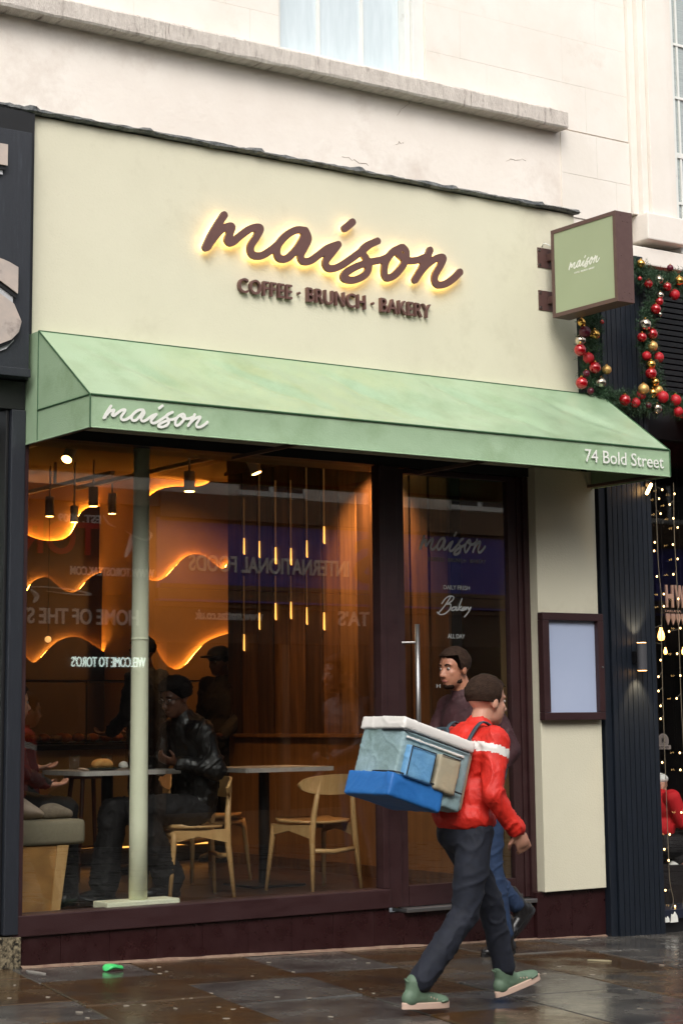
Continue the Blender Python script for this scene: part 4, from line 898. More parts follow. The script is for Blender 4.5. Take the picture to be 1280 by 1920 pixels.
# ------------------------------------------------------------------ chairs
def chair(loc, rz, label):
    t = thing('oak_chair', label, 'chair', loc, 'curved back oak cafe chairs', rz); OFF[t.name] = Vector((0, 0, 0))
    # seat: rounded shield, front is +y
    n_ = 28; top = []; bot = []
    for k in range(n_):
        a = 2 * math.pi * k / n_; x = 0.235 * math.copysign(abs(math.cos(a)) ** 0.75, math.cos(a)); y = 0.205 * math.copysign(abs(math.sin(a)) ** 0.75, math.sin(a))
        x *= 1 + 0.12 * (y / 0.2) * 0.5; top.append((x, y, 0.445 + 0.10 * x * x * 4 * .25 + (0.012 if y > 0.1 else 0))); bot.append((x * 0.96, y * 0.96, 0.428 + 0.1 * x * x))
    v = top + bot + [(0, 0, 0.43), (0, 0, 0.418)]; c0, c1 = 2 * n_, 2 * n_ + 1
    f = [(k, (k + 1) % n_, c0) for k in range(n_)] + [(n_ + (k + 1) % n_, n_ + k, c1) for k in range(n_)] + [((k + 1) % n_, k, n_ + k, n_ + (k + 1) % n_) for k in range(n_)]
    mk('seat', v, f, m_oak, t, smooth=True)
    # backrest: boat-shaped curved board
    v = []; f = []; n_ = 24
    for k in range(n_ + 1):
        u = -1 + 2 * k / n_; x = 0.27 * u; y = -0.235 + 0.075 * u * u; hh = 0.062 * math.sqrt(max(1 - abs(u) ** 2.6, 0)) + 0.006
        zc = 0.685 + 0.006 * (1 - u * u); tilt = 0.012
        v += [(x, y, zc - hh * 1.15), (x, y - tilt, zc + hh * .75), (x, y - tilt - 0.016, zc + hh * .75), (x, y - 0.016, zc - hh * 1.15)]
    for k in range(n_):
        for j in range(4): f.append((k * 4 + j, k * 4 + (j + 1) % 4, (k + 1) * 4 + (j + 1) % 4, (k + 1) * 4 + j))
    f += [(3, 2, 1, 0), (n_ * 4, n_ * 4 + 1, n_ * 4 + 2, n_ * 4 + 3)]
    mk('backrest', v, f, m_oak, t, smooth=False)
    for s_ in (-1, 1):
        MB().tube([(s_ * 0.205, -0.235, 0), (s_ * 0.18, -0.2, 0.36), (s_ * 0.165, -0.205, 0.50), (s_ * 0.135, -0.228, 0.71)], [0.0125, 0.021, 0.019, 0.013], 10).build('leg', m_oak, t, smooth=True)
        MB().tube([(s_ * 0.245, 0.19, 0), (s_ * 0.215, 0.155, 0.36), (s_ * 0.205, 0.15, 0.415)], [0.012, 0.019, 0.02], 10).build('leg', m_oak, t, smooth=True)
        MB().add([(s_ * 0.19 - .011, -0.2, 0.34), (s_ * 0.19 + .011, -0.2, 0.34), (s_ * 0.2 + .011, 0, 0.385), (s_ * 0.2 - .011, 0, 0.385), (s_ * 0.215 + .011, 0.16, 0.35), (s_ * 0.215 - .011, 0.16, 0.35),
                  (s_ * 0.19 - .011, -0.2, 0.425), (s_ * 0.19 + .011, -0.2, 0.425), (s_ * 0.2 + .011, 0, 0.42), (s_ * 0.2 - .011, 0, 0.42), (s_ * 0.215 + .011, 0.16, 0.425), (s_ * 0.215 - .011, 0.16, 0.425)],
                 [(0, 3, 2, 1), (3, 5, 4, 2), (6, 7, 8, 9), (9, 8, 10, 11), (0, 6, 9, 3), (3, 9, 11, 5), (1, 2, 8, 7), (2, 4, 10, 8), (0, 1, 7, 6), (5, 11, 10, 4)]).build('side_rail', m_oak, t)
    MB().tube([(-0.185, -0.205, 0.265), (0, -0.2, 0.25), (0.185, -0.205, 0.265)], [0.015, 0.019, 0.015], 8, flat=0.9).build('stretcher', m_oak, t, smooth=True)
    MB().tube([(-0.2, 0.15, 0.395), (0.2, 0.15, 0.395)], 0.016, 8).build('stretcher', m_oak, t, smooth=True)
    return t
chr1 = chair((7.13, 0.83, FZ), R(6), 'oak chair with its curved back to the window, right of the seated man')
chr2 = dup(chr1, (6.22, 0.88, FZ), R(90 - 14), 'oak chair under the man in the black leather jacket')
chr3 = dup(chr1, (6.95, 1.9, FZ), R(184), 'dim oak chair on the far side of the empty table')
# bench
bn = thing('banquette_bench', 'plywood bench with olive cushion at the left of the window', 'bench', (5.0, 0.7, FZ))
box('side_panel', 4.70, 5.085, 0.44, 0.47, FZ, 0.69, m_ply, bn, bev=0.002)
mk('leg', [(5.05, 0.43, FZ), (5.105, 0.43, FZ), (5.16, 0.43, 0.69), (5.088, 0.43, 0.69), (5.05, 0.49, FZ), (5.105, 0.49, FZ), (5.16, 0.49, 0.69), (5.088, 0.49, 0.69)],
   [(0, 1, 2, 3), (7, 6, 5, 4), (0, 4, 5, 1), (1, 5, 6, 2), (2, 6, 7, 3), (3, 7, 4, 0)], m_oak, bn)
box('seat_base', 4.65, 5.12, 0.49, 1.6, 0.64, 0.69, m_ply, bn)
box('cushion', 4.60, 5.265, 0.42, 1.6, 0.692, 0.835, m_cushion, bn, bev=0.028, smooth=True)
m_coat = mat('beige coat cloth', S(196, 176, 158), S(182, 160, 142), 0.85, scale=12, bump=0.4, bscale=60)
def cloth_lump(name, label, cat, pts, mt, seed, seg=40, ring=14):
    "a folded soft heap lofted along pts of (centre, half-width y, half-height)"
    v = []; f = []; n_ = len(pts)
    for i, (c, wy, hz) in enumerate(pts):
        for k in range(ring):
            a = 2 * math.pi * k / ring; p = Vector(c) + Vector((0, math.cos(a) * wy, math.sin(a) * hz))
            p += Vector((noise.noise(p * 14 + Vector((seed, 0, 0))), noise.noise(p * 11 + Vector((0, seed, 0))), noise.noise(p * 16 + Vector((0, 0, seed))))) * 0.014; v.append(p)
    for i in range(n_ - 1):
        for k in range(ring): f.append((i * ring + k, i * ring + (k + 1) % ring, (i + 1) * ring + (k + 1) % ring, (i + 1) * ring + k))
    f += [tuple(reversed(range(ring))), tuple((n_ - 1) * ring + k for k in range(ring))]
    o = mk(name, v, f, mt, None, smooth=True)
    ms = o.modifiers.new('s', 'SUBSURF'); ms.levels = 1; ms.render_levels = 2
    return tag(o, label, cat)
cloth_lump('folded_coat', 'beige coat slumped on the bench cushion beside the woman', 'coat',
    [((4.62, .6, .95), .10, .115), ((4.72, .6, .96), .11, .125), ((4.82, .6, .935), .12, .105), ((4.92, .6, .90), .12, .07), ((5.02, .6, .872), .1, .04), ((5.08, .6, .862), .06, .025)], m_coat, 1)
cloth_lump('knitted_scarf', 'grey beige knitted scarf bunched at the cushion corner', 'scarf',
    [((5.03, .56, .872), .03, .03), ((5.09, .56, .885), .06, .05), ((5.16, .57, .88), .065, .045), ((5.22, .58, .868), .05, .032), ((5.25, .58, .862), .03, .02)],
    mat('grey beige knit', S(150, 136, 118), S(130, 116, 100), 0.95, scale=40, bump=0.6, bscale=150), 2)
bg_ = thing('black_bag', 'black upright bag standing on the bench beside the woman', 'bag', (5.1, 0.95, 0.84))
MB().prism([(4.95, 0.84), (5.22, 0.84), (5.17, 1.24), (5.08, 1.27), (4.95, 1.27)], 0.9, 1.02).build('body', mat('black bag fabric', S(22, 20, 22), rough=0.7), bg_, bev=0.015)
MB().tube(spline([(5.0, 0.96, 1.26), (5.02, 0.96, 1.33), (5.08, 0.96, 1.33), (5.1, 0.96, 1.25)], 6), 0.007, 8).build('handle', m_dark, bg_)
# things on the left table
TZ = 1.095
pl = thing('dinner_plate', 'dark green plate holding a half eaten sandwich', 'plate', (5.66, 1.0, TZ))
MB().lathe((5.66, 1.0, TZ), [(0.07, 0.0005), (0.105, 0.006), (0.125, 0.014), (0.123, 0.018), (0.1, 0.01), (0.01, 0.006)], 28).build('plate', mat('dark green glaze', S(52, 58, 46), rough=0.25), pl, smooth=True)
cloth_lump('sandwich', 'half eaten golden sandwich on the green plate', 'sandwich', [((5.60, 1.0, TZ + .035), .02, .015), ((5.63, 1.0, TZ + .045), .045, .032), ((5.67, 1.0, TZ + .04), .045, .026), ((5.72, 1.0, TZ + .038), .045, .03), ((5.745, 1.0, TZ + .03), .03, .015)], mat('sandwich bread', S(232, 180, 104), S(200, 130, 60), 0.7, scale=25, bump=0.5), 5)
cloth_lump('paper_napkin', 'crumpled white napkin beside the green plate', 'napkin', [((5.77, .97, TZ + .02), .02, .015), ((5.79, .97, TZ + .03), .03, .028), ((5.82, .97, TZ + .028), .028, .024), ((5.835, .97, TZ + .015), .02, .01)], m_white, 6)
cloth_lump('linen_napkin', 'flat folded napkin at the left table edge', 'napkin', [((5.46, .92, TZ + .008), .03, .006), ((5.5, .92, TZ + .012), .04, .01), ((5.54, .92, TZ + .008), .03, .006)], m_coat, 7)
m_cg = glassmat('clear drinking glass', (0.93, 0.93, 0.9, 1), 0.06)
bt = thing('water_bottle', 'tall clear glass water bottle next to the pale column', 'bottle', (5.91, 1.05, TZ))
MB().lathe((5.91, 1.05, TZ), [(0.044, 0.001), (0.046, 0.01), (0.046, 0.19), (0.036, 0.23), (0.02, 0.25), (0.02, 0.285), (0.024, 0.29)], 24).build('glass', m_cg, bt, smooth=True)
MB().tube([(5.91, 1.05, TZ + 0.285), (5.91, 1.05, TZ + 0.30)], 0.019, 14).build('stopper', m_steel, bt)
for x, y, lb in ((5.56, 1.16, 'short clear tumbler left of the green plate'), (5.80, 1.18, 'short clear tumbler behind the white napkin')):
    o = MB().lathe((0, 0, 0), [(0.03, 0.001), (0.036, 0.09), (0.033, 0.09), (0.028, 0.006)], 20).build('glass_tumbler', m_cg, None, smooth=True); o.location = (x, y, TZ); tag(o, lb, 'glass', 'short glass tumblers')
# stool in the background
st = thing('bar_stool', 'dark bar stool in front of the counter behind the left table', 'stool', (6.35, 2.6, FZ)); sc_ = P(165, 1475, 2.5)
sx_, sy_ = sc_.x, 2.5
m_dk = mat('dark stained beech', S(84, 44, 28), S(66, 34, 22), 0.4)
MB().tube([(sx_, sy_, 1.0), (sx_, sy_, 1.035)], 0.17, 24).build('seat', m_dk, st)
for a in (45, 135, 225, 315):
    c_, s_ = math.cos(R(a)), math.sin(R(a)); MB().tube([(sx_ + c_ * .2, sy_ + s_ * .2, FZ), (sx_ + c_ * .12, sy_ + s_ * .12, 1.0)], [0.012, 0.017], 8).build('leg', m_dk, st)
MB().tube([(sx_ + math.cos(R(a)) * .175, sy_ + math.sin(R(a)) * .175, 0.52) for a in range(45, 406, 90)], 0.008, 6).build('foot_ring', m_dk, st)
# ------------------------------------------------------------------ people
def fused(name, mb, voxel, mt, parent, smooth=4, wrinkle=None, slots=None):
    "fuses overlapping closed volumes into one continuous skin"
    off = OFF[parent.name]
    me = bpy.data.meshes.new(name); me.from_pydata([tuple(p - off) for p in mb.v], [], mb.f); o = bpy.data.objects.new(name, me); COL.objects.link(o)
    r = o.modifiers.new('r', 'REMESH'); r.mode = 'VOXEL'; r.voxel_size = voxel; r.use_smooth_shade = True
    s_ = o.modifiers.new('s', 'SMOOTH'); s_.factor = 0.5; s_.iterations = smooth
    dg = bpy.context.evaluated_depsgraph_get(); m2 = bpy.data.meshes.new_from_object(o.evaluated_get(dg)); bpy.data.objects.remove(o)
    m2.name = name
    if wrinkle:
        amp, fr, aniso = wrinkle; nrm = [v.normal.copy() for v in m2.vertices]
        for v, n_ in zip(m2.vertices, nrm):
            p = v.co; q = Vector((p.x * fr, p.y * fr, p.z * fr * aniso))
            wq = q + Vector((noise.noise(q * .6 + Vector((3, 1, 4))), noise.noise(q * .6 + Vector((9, 2, 6))), noise.noise(q * .5))) * 1.6
            a = noise.noise(q * .8); b = 1 - min(abs(noise.noise(wq * 1.1)) * 5, 1); c = 1 - min(abs(noise.noise(wq * 2.3 + Vector((5, 5, 5)))) * 5, 1)
            v.co = p + n_ * amp * (a * 0.9 + b * b * 0.75 + c * c * 0.3 - .35)
    m2.polygons.foreach_set('use_smooth', [True] * len(m2.polygons)); m2.materials.clear(); m2.materials.append(mt)
    if slots:
        for s2 in slots[0]: m2.materials.append(s2)
        for p in m2.polygons: p.material_index = slots[1](p.center + off)
    o = bpy.data.objects.new(name, m2); COL.objects.link(o); o.parent = parent; OFF[o.name] = off
    return o
def skin(name, c, c2): 
    M = mat(name, c, c2, 0.48, scale=14, bump=0.08, bscale=120); b = M.node_tree.nodes['Principled BSDF']
    b.inputs['Subsurface Weight'].default_value = 0.12; b.inputs['Subsurface Radius'].default_value = (0.01, 0.004, 0.002); b.inputs['Subsurface Scale'].default_value = 1
    return M
def frame(F, U=(0, 0, 1)):
    F = Vector(F).normalized(); Sd = Vector(U).cross(F).normalized(); U = F.cross(Sd).normalized(); return F, Sd, U
def head_prims(mb, c, fr, s=1.0):
    F, Sd, U = fr; L = lambda x, y, z: c + (F * x + Sd * y + U * z) * s
    e = lambda x, y, z, rx, ry, rz: mb.sph(L(x, y, z), (rx * s, ry * s, rz * s), 18, 12, (F, Sd, U))
    e(-0.012, 0, 0.03, .098, .076, .088); e(0.028, 0, -0.035, .066, .062, .085); e(0.048, 0, -0.088, .036, .038, .028); e(.02, 0, -.07, .055, .055, .045)
    mb.cap(L(.078, 0, .012), L(.106, 0, -.032), .0085 * s, .0135 * s, 10); e(.098, .011, -.038, .01, .009, .008); e(.098, -.011, -.038, .01, .009, .008)
    e(.082, 0, -.062, .013, .024, .0075); e(.080, 0, -.074, .012, .02, .008); e(.070, .028, .024, .016, .026, .009); e(.070, -.028, .024, .016, .026, .009)
    e(.058, .038, -.022, .022, .02, .02); e(.058, -.038, -.022, .022, .02, .02)
    for q in (-1, 1): e(-.008, q * .077, -.012, .02, .010, .031)
def face_parts(body, c, fr, s, hairm, skinm, lipm, beard=False, glasses=False, brow=True):
    F, Sd, U = fr; L = lambda x, y, z: c + (F * x + Sd * y + U * z) * s
    for q in (-1, 1):
        e = MB().sph(L(.076, q * .031, .004), (.0095 * s, .0125 * s, .0085 * s), 12, 8, (F, Sd, U)).build('eye', m_eye, body, smooth=True)
        MB().sph(L(.0838, q * .032, .004), (.003 * s, .006 * s, .006 * s), 10, 6, (F, Sd, U)).build('iris', m_iris, body, smooth=True)
        if brow: MB().tube([L(.088, q * .014, .026), L(.086, q * .032, .031), L(.074, q * .05, .024)], [.0035 * s, .0045 * s, .0025 * s], 6).build('eyebrow', hairm, body, smooth=True)
    MB().tube([L(.083, -.023, -.068), L(.094, -.008, -.066), L(.094, .008, -.066), L(.083, .023, -.068)], [.002 * s, .0045 * s, .0045 * s, .002 * s], 8).build('lips', lipm, body, smooth=True)
def hand_prims(mb, w, d, pn, s=1.0, curl=0.5, side=1):
    "wrist w, pointing along d, palm normal pn: palm, four unequal bent fingers and a thumb off the palm's side"
    d = Vector(d).normalized(); pn = Vector(pn); pn = (pn - d * pn.dot(d)).normalized(); a = d.cross(pn) * side
    mb.sph(w + d * .045 * s, (.05 * s, .038 * s, .017 * s), 14, 10, (d, a, pn)); mb.sph(w + d * .015 * s, (.035 * s, .027 * s, .019 * s), 12, 8, (d, a, pn))
    for i, (o, ln_) in enumerate(((-.029, .066), (-.010, .077), (.010, .072), (.028, .056))):
        b = w + (d * .08 + a * o) * s; c1, c2, c3 = curl * .5, curl * 1.3, curl * 1.9
        dd = lambda q: (d * math.cos(q) + pn * math.sin(q)) + a * o * 1.5
        p1 = b + dd(c1) * ln_ * .45 * s; p2 = p1 + dd(c2) * ln_ * .32 * s; p3 = p2 + dd(c3) * ln_ * .25 * s
        mb.cap(b - d * .012 * s, p1, .0098 * s, .009 * s, 10); mb.cap(p1, p2, .009 * s, .008 * s, 10); mb.cap(p2, p3, .008 * s, .0068 * s, 10)
    b = w + (d * .028 - a * .03) * s; p1 = b + (d * .55 - a * .7 + pn * .35).normalized() * .036 * s; p2 = p1 + (d * .85 - a * .25 + pn * .5).normalized() * .032 * s
    mb.cap(b, p1, .0135 * s, .011 * s, 10); mb.cap(p1, p2, .011 * s, .0085 * s, 10)
m_eye = mat('eye white', S(160, 148, 140), rough=0.3); m_iris = mat('iris', S(40, 26, 18), rough=0.15)
m_lip = mat('lips', S(150, 84, 76), rough=0.45)
def hair_cap(name, body, c, fr, s, mt, front=0.04, low=-0.02, thick=0.012, parent=None, curls=0.0):
    F, Sd, U = fr; mb = MB(); L = lambda x, y, z: c + (F * x + Sd * y + U * z) * s
    nu, nv = 40, 22; cen = L(-.012, 0, .03); v = []; f = []
    for i in range(nv + 1):
        ph = math.pi * 0.5 * i / nv * 1.25
        for k in range(nu):
            th = 2 * math.pi * k / nu; dx = math.sin(ph) * math.cos(th); dy = math.sin(ph) * math.sin(th); dz = math.cos(ph)
            lim = front if dx > 0.35 else low
            r_ = (.098 + thick, .076 + thick, .088 + thick); z_ = max(dz * r_[2], lim if dx > .35 else low - 0.03)
            n_ = noise.noise(Vector((dx, dy, dz)) * (9 if curls else 5) + c) * (0.004 + curls)
            p = cen + (F * dx * (r_[0] + n_) * (0.93 if z_ <= lim else 1) + Sd * dy * (r_[1] + n_) + U * (z_ + n_ * (z_ > lim))) * s
            v.append(p)
    for i in range(nv):
        for k in range(nu): f.append((i * nu + k, (i + 1) * nu + k, (i + 1) * nu + (k + 1) % nu, i * nu + (k + 1) % nu))
    f.append(tuple(range(nv * nu + nu - 1, nv * nu - 1, -1)))
    return mk(name, v, f, mt, body, smooth=True)
def limb(mb, pts, rs, n=14):
    for a, b, ra, rb in zip(pts[:-1], pts[1:], rs[:-1], rs[1:]): mb.cap(a, b, ra, rb, n)
def shoe(name, body, ankle, F, mt, sole, s=1.0, pitch=0.0, hi=False):
    F = Vector(F).normalized(); F2 = Vector((F.x * math.cos(pitch), F.y * math.cos(pitch), -math.sin(pitch))); Sd = Vector((0, 0, 1)).cross(F).normalized(); U = F2.cross(Sd).normalized()
    if U.z < 0: U = -U
    L = lambda x, y, z: ankle + (F2 * x + Sd * y + U * z) * s
    mb = MB(); mb.sph(L(-.035, 0, -.052), (.046 * s, .036 * s, .042 * s), 16, 10, (F2, Sd, U)); mb.cap(L(0, 0, -.0), L(.03, 0, -.045), .04 * s, .036 * s); mb.cap(L(.0, 0, -.05), L(.12, .004, -.062), .037 * s, .03 * s)
    mb.sph(L(.135, .004, -.066), (.055 * s, .041 * s, .027 * s), 16, 10, (F2, Sd, U)); mb.cap(L(-.02, 0, -.03), L(-.018, 0, .015 if not hi else .09), .039 * s, .042 * s)
    sh = fused(name, mb, .006, mt, body, 3)
    prof = []; 
    for k in range(28):
        a = 2 * math.pi * k / 28; x = math.cos(a); x = .055 + .14 * x; w = .034 + .011 * max(0, math.cos(a)) ; prof.append((x, math.sin(a) * w))
    v = [L(x, y, -.1) for x, y in prof] + [L(x * 1.0, y * 1.05, -.07) for x, y in prof]; n_ = 28
    mk('sole', v, [tuple(reversed(range(n_))), tuple(range(n_, 2 * n_))] + [(i, (i + 1) % n_, n_ + (i + 1) % n_, n_ + i) for i in range(n_)], sole, sh, bev=0.004)
    for k in range(4):
        x = .045 + k * .018; zt = -.032 - k * .0055
        MB().tube([L(x, -.03, zt - .012), L(x + .004, -.012, zt + .003), L(x + .004, .012, zt + .003), L(x, .03, zt - .012)], .0028 * s, 6).build('lace', sole, sh, smooth=True)
    MB().tube([L(-.06, -.008, .02), L(-.072, 0, .035), L(-.06, .008, .02)], .003 * s, 6).build('pull_tab', mt, sh)
    MB().tube([L(.12, -.038, -.068), L(.165, -.028, -.064), L(.178, 0, -.062), L(.165, .028, -.064), L(.12, .038, -.068)], .006 * s, 6).build('toe_cap', mt, sh, smooth=True)
    return sh
m_skA = skin('light skin', S(200, 150, 126), S(190, 138, 116)); m_skB = skin('tanned skin', S(176, 122, 96), S(160, 108, 84)); m_skD = skin('deep brown skin', S(98, 62, 44), S(84, 52, 38))
m_hairb = mat('dark brown hair', S(38, 26, 20), S(58, 42, 32), 0.8, scale=60, bump=0.6, bscale=160, spec=.15); m_hairk = mat('black hair', S(16, 13, 12), S(26, 20, 18), 0.85, scale=80, bump=0.8, bscale=200, spec=.12)
m_redj = mat('red shell jacket', S(204, 36, 24), S(216, 44, 28), 0.6, scale=6, bump=0.55, bscale=13, bdist=.022, stretch=(1.3, 1.3, .8), dirt=S(188, 28, 20), dscale=5)
m_navyt = mat('navy trousers', S(20, 24, 36), S(27, 32, 46), 0.8, scale=20, bump=0.3, bscale=10, bdist=.01, stretch=(1, 1, 1.5)); m_jean = mat('blue jeans', S(34, 56, 88), S(24, 42, 70), 0.8, scale=8, bump=0.3, bscale=10, bdist=.01, stretch=(1, 1, 1.5))
m_gshoe = mat('sage green trainer', S(104, 128, 106), S(90, 112, 92), 0.6, scale=20); m_psole = mat('pale pink sole', S(214, 184, 166), rough=0.6)
m_boot = mat('black boot leather', S(22, 21, 22), S(30, 29, 30), 0.35)
m_leather = mat('black leather', S(10, 9, 9), S(16, 14, 13), 0.34, r2=0.5, scale=8, bump=0.6, bscale=16, bdist=.02, stretch=(1, 1, .5)); m_coatk = mat('black cloth', S(18, 16, 17), S(24, 21, 22), 0.8, scale=30)
m_whites = mat('white reflective band', S(226, 222, 216), rough=0.4)
# --- near walker: red jacket, box rucksack, walking to the right
YA = -2.48; pA = thing('person', 'nearest walker in red jacket, navy trousers and green trainers, carrying a boxy rucksack', 'person', (5.75, YA, gz(5.75)))
FA = frame((1, -0.05, -0.08)); hA = Vector((5.925, YA, 1.475)); V3 = Vector
neck = V3((5.865, YA, 1.34)); chest = V3((5.82, YA, 1.21)); waist = V3((5.79, YA, 1.02)); pel = V3((5.77, YA, 0.90))
shL, shR = V3((5.84, YA + .165, 1.285)), V3((5.83, YA - .165, 1.285))
elR, wrR = V3((5.76, YA - .235, 1.04)), V3((5.90, YA - .235, 0.87)); elL, wrL = V3((5.84, YA + .24, 1.05)), V3((5.97, YA + .2, .93))
hiR, knR, anR = V3((5.77, YA - .085, .86)), V3((5.71, YA - .075, .50)), V3((5.445, YA - .04, gz(5.45) + .125))
hiL, knL, anL = V3((5.78, YA + .085, .86)), V3((5.99, YA + .085, .50)), V3((6.08, YA + .1, gz(6.0) + .14))
mb = MB(); head_prims(mb, hA, FA); mb.cap(neck - V3((0.01, 0, .03)), hA + V3((-.03, 0, -.06)), .056, .052)
mb.sph(chest, (.095, .15, .16)); mb.sph(waist, (.085, .125, .15)); mb.sph(pel, (.095, .14, .12))
for a, b, c in ((shL, elL, wrL), (shR, elR, wrR)): limb(mb, (chest + (a - chest) * .6, a, b, c), (.05, .045, .036, .025))
hand_prims(mb, wrR, (.6, .1, -1), (.3, .8, .1), 1, .8, 1); hand_prims(mb, wrL, (1, -.1, .3), (0, -.6, .6), 1, .9, -1)
for a, b, c in ((hiL, knL, anL), (hiR, knR, anR)): limb(mb, (a, b, c), (.075, .05, .034))
bA = fused('body', mb, .0065, m_skA, pA, 3)
face_parts(bA, hA, FA, 1, m_hairb, m_skA, m_lip); hair_cap('hair', bA, hA, FA, 1, m_hairb, front=.045, low=-.02)
mb = MB(); mb.sph(chest + V3((0, 0, .0)), (.135, .195, .17)); mb.sph(waist, (.13, .175, .17)); mb.sph(pel + V3((0, 0, .03)), (.14, .185, .10)); mb.cap(neck - V3((.01, 0, .05)), neck + V3((.01, 0, .01)), .085, .07)
for a, b, c in ((shL, elL, wrL), (shR, elR, wrR)): limb(mb, (chest + (a - chest) * .5 + V3((0, 0, .03)), a, b, b.lerp(c, .92)), (.08, .075, .06, .045))
jA = fused('jacket', mb, .009, m_redj, bA, 6, (.013, 6.5, .8), ([m_whites], lambda p: 1 if (p.z - 1.245 + (p.x - 5.8) * 0.35) ** 2 < .022 ** 2 else 0))
mb = MB(); mb.sph(pel - V3((0, 0, .03)), (.118, .158, .12))
for a, b, c in ((hiL, knL, anL), (hiR, knR, anR)): limb(mb, (a, a.lerp(b, .5), b, b.lerp(c, .55), c + (b - c).normalized() * .03), (.092, .084, .066, .064, .062))
fused('trousers', mb, .009, m_navyt, bA, 6, (.010, 5.5, .8))
shoe('shoe', bA, anR, (1, 0.05, 0), m_gshoe, m_psole, 1.0, 0.06); shoe('shoe', bA, anL, (1, -.03, 0), m_gshoe, m_psole, 1.0, -0.25)
# rucksack worn on the back
rk = thing('delivery_rucksack', 'boxy blue and white rucksack on the back of the walker in red', 'rucksack', (5.42, YA, 1.2))
m_rb = mat('bright blue nylon', S(36, 104, 176), S(46, 116, 188), 0.5, scale=8, bump=.2); m_rl = mat('pale blue panel', S(150, 196, 214), S(162, 204, 220), 0.5, scale=5, bump=.15); m_bei = mat('beige panel', S(176, 160, 132), S(150, 148, 130), 0.6, scale=5, bump=.2)
RM = Matrix.Translation((5.475, YA, 1.19)) @ Matrix.Rotation(R(17), 4, 'Y')
def rbox(name, x0, x1, y0, y1, z0, z1, mt, par, amp=.004, fr=5):
    mb = MB().box(x0, x1, y0, y1, z0, z1); mb.v = [RM @ p for p in mb.v]; return fused(name, mb, .008, mt, par, 14, (amp, fr, 1))
m_rl = mat('washed grey green nylon', S(118, 142, 140), S(150, 176, 184), 0.6, scale=7, bump=.3); m_rd = mat('dark slate nylon', S(40, 56, 66), S(52, 70, 80), .6, scale=9, bump=.3)
rbox('main_body', -.21, .20, -.165, .165, -.18, .12, m_rl, rk)
rbox('lower_panel', -.23, .08, -.18, .18, -.215, -.10, m_rb, rk)
rbox('back_panel', .04, .225, -.15, .15, -.17, .15, m_bei, rk)
rbox('side_pocket', -.18, -.02, -.20, -.15, -.11, .04, mat('sky blue nylon', S(96, 150, 196), S(120, 172, 210), .5, scale=8, bump=.3), rk)
rbox('side_pocket', .0, .13, -.195, -.14, -.12, .05, m_bei, rk)
rbox('lid', -.225, .21, -.175, .175, .10, .16, m_whites, rk, .004, 5)
rbox('reflective_strip', -.2, .16, -.178, -.162, .06, .082, m_whites, rk, .004)
m_zip = mat('dark zip', S(30, 34, 38), rough=.5)
for zz, yy in ((.098, .176), (-.098, .187)): MB().tube(spline([RM @ V3((-.215, 0, zz)), RM @ V3((-.215, -yy * .8, zz)), RM @ V3((-.17, -yy, zz)), RM @ V3((0, -yy, zz)), RM @ V3((.17, -yy, zz))], 6), .0045, 6).build('zip', m_zip, rk)
for a, b in (((-.17, -.203, -.1), (-.17, -.203, .035)), ((-.03, -.203, -.1), (-.03, -.203, .035)), ((-.17, -.203, .035), (-.03, -.203, .035)), ((.01, -.198, .045), (.12, -.198, .045))): MB().tube([RM @ V3(a), RM @ V3(b)], .003, 6).build('piping', m_zip, rk)
MB().tube(spline([RM @ V3((.12, -.05, .16)), RM @ V3((.12, -.04, .195)), RM @ V3((.12, .04, .195)), RM @ V3((.12, .05, .16))], 6), .009, 8).build('carry_handle', m_rd, rk, smooth=True)
for q in (-1, 1): MB().tube(spline([RM @ V3((.2, q * .11, .16)), V3((5.81, YA + q * .11, 1.375)), V3((5.925, YA + q * .115, 1.27)), V3((5.925, YA + q * .12, 1.12)), V3((5.80, YA + q * .175, 1.03))], 8), .014, 8, flat=.4).build('shoulder_strap', m_rd, rk, smooth=True)
# --- far walker: bearded, dark jacket, jeans, black boots, walking to the left
YB = -0.55; gB = gz(7.5); pB = thing('person', 'taller bearded walker in blue jeans and black boots passing the door', 'person', (7.4, YB, gB))
FB_ = frame((-1, -0.12, -.1)); hB = V3((7.235, YB, 1.69)); neck = V3((7.30, YB, 1.545)); chest = V3((7.335, YB, 1.36)); waist = V3((7.37, YB, 1.12)); pel = V3((7.39, YB, .97))
shL, shR = V3((7.33, YB - .19, 1.46)), V3((7.33, YB + .19, 1.46)); elL, wrL = V3((7.46, YB - .25, 1.2)), V3((7.27, YB - .26, 1.03)); elR, wrR = V3((7.25, YB + .25, 1.2)), V3((7.03, YB + .22, 1.12))
hiL, knL, anL = V3((7.40, YB - .09, .93)), V3((7.43, YB - .085, .53)), V3((7.52, YB - .08, gB + .10)); hiR, knR, anR = V3((7.40, YB + .09, .93)), V3((7.47, YB + .1, .52)), V3((7.76, YB + .08, gB + .25))
mb = MB(); head_prims(mb, hB, FB_, 1.03); mb.cap(neck, hB + V3((.03, 0, -.06)), .062, .058); mb.sph(chest, (.11, .17, .19)); mb.sph(waist, (.1, .14, .17)); mb.sph(pel, (.1, .15, .13))
for a, b, c in ((shL, elL, wrL), (shR, elR, wrR)): limb(mb, (chest + (a - chest) * .6, a, b, c), (.055, .05, .04, .028))
hand_prims(mb, wrL, (-.5, 0, -1), (-.6, .6, 0), 1.05, .7, 1); hand_prims(mb, wrR, (-1, 0, .1), (0, -.4, .8), 1.05, .9, -1)
for a, b, c in ((hiL, knL, anL), (hiR, knR, anR)): limb(mb, (a, b, c), (.085, .056, .038))
bB = fused('body', mb, .007, m_skB, pB, 3); face_parts(bB, hB, FB_, 1.03, m_hairb, m_skB, m_lip); hair_cap('hair', bB, hB, FB_, 1.03, m_hairb, front=.05, low=-.01)
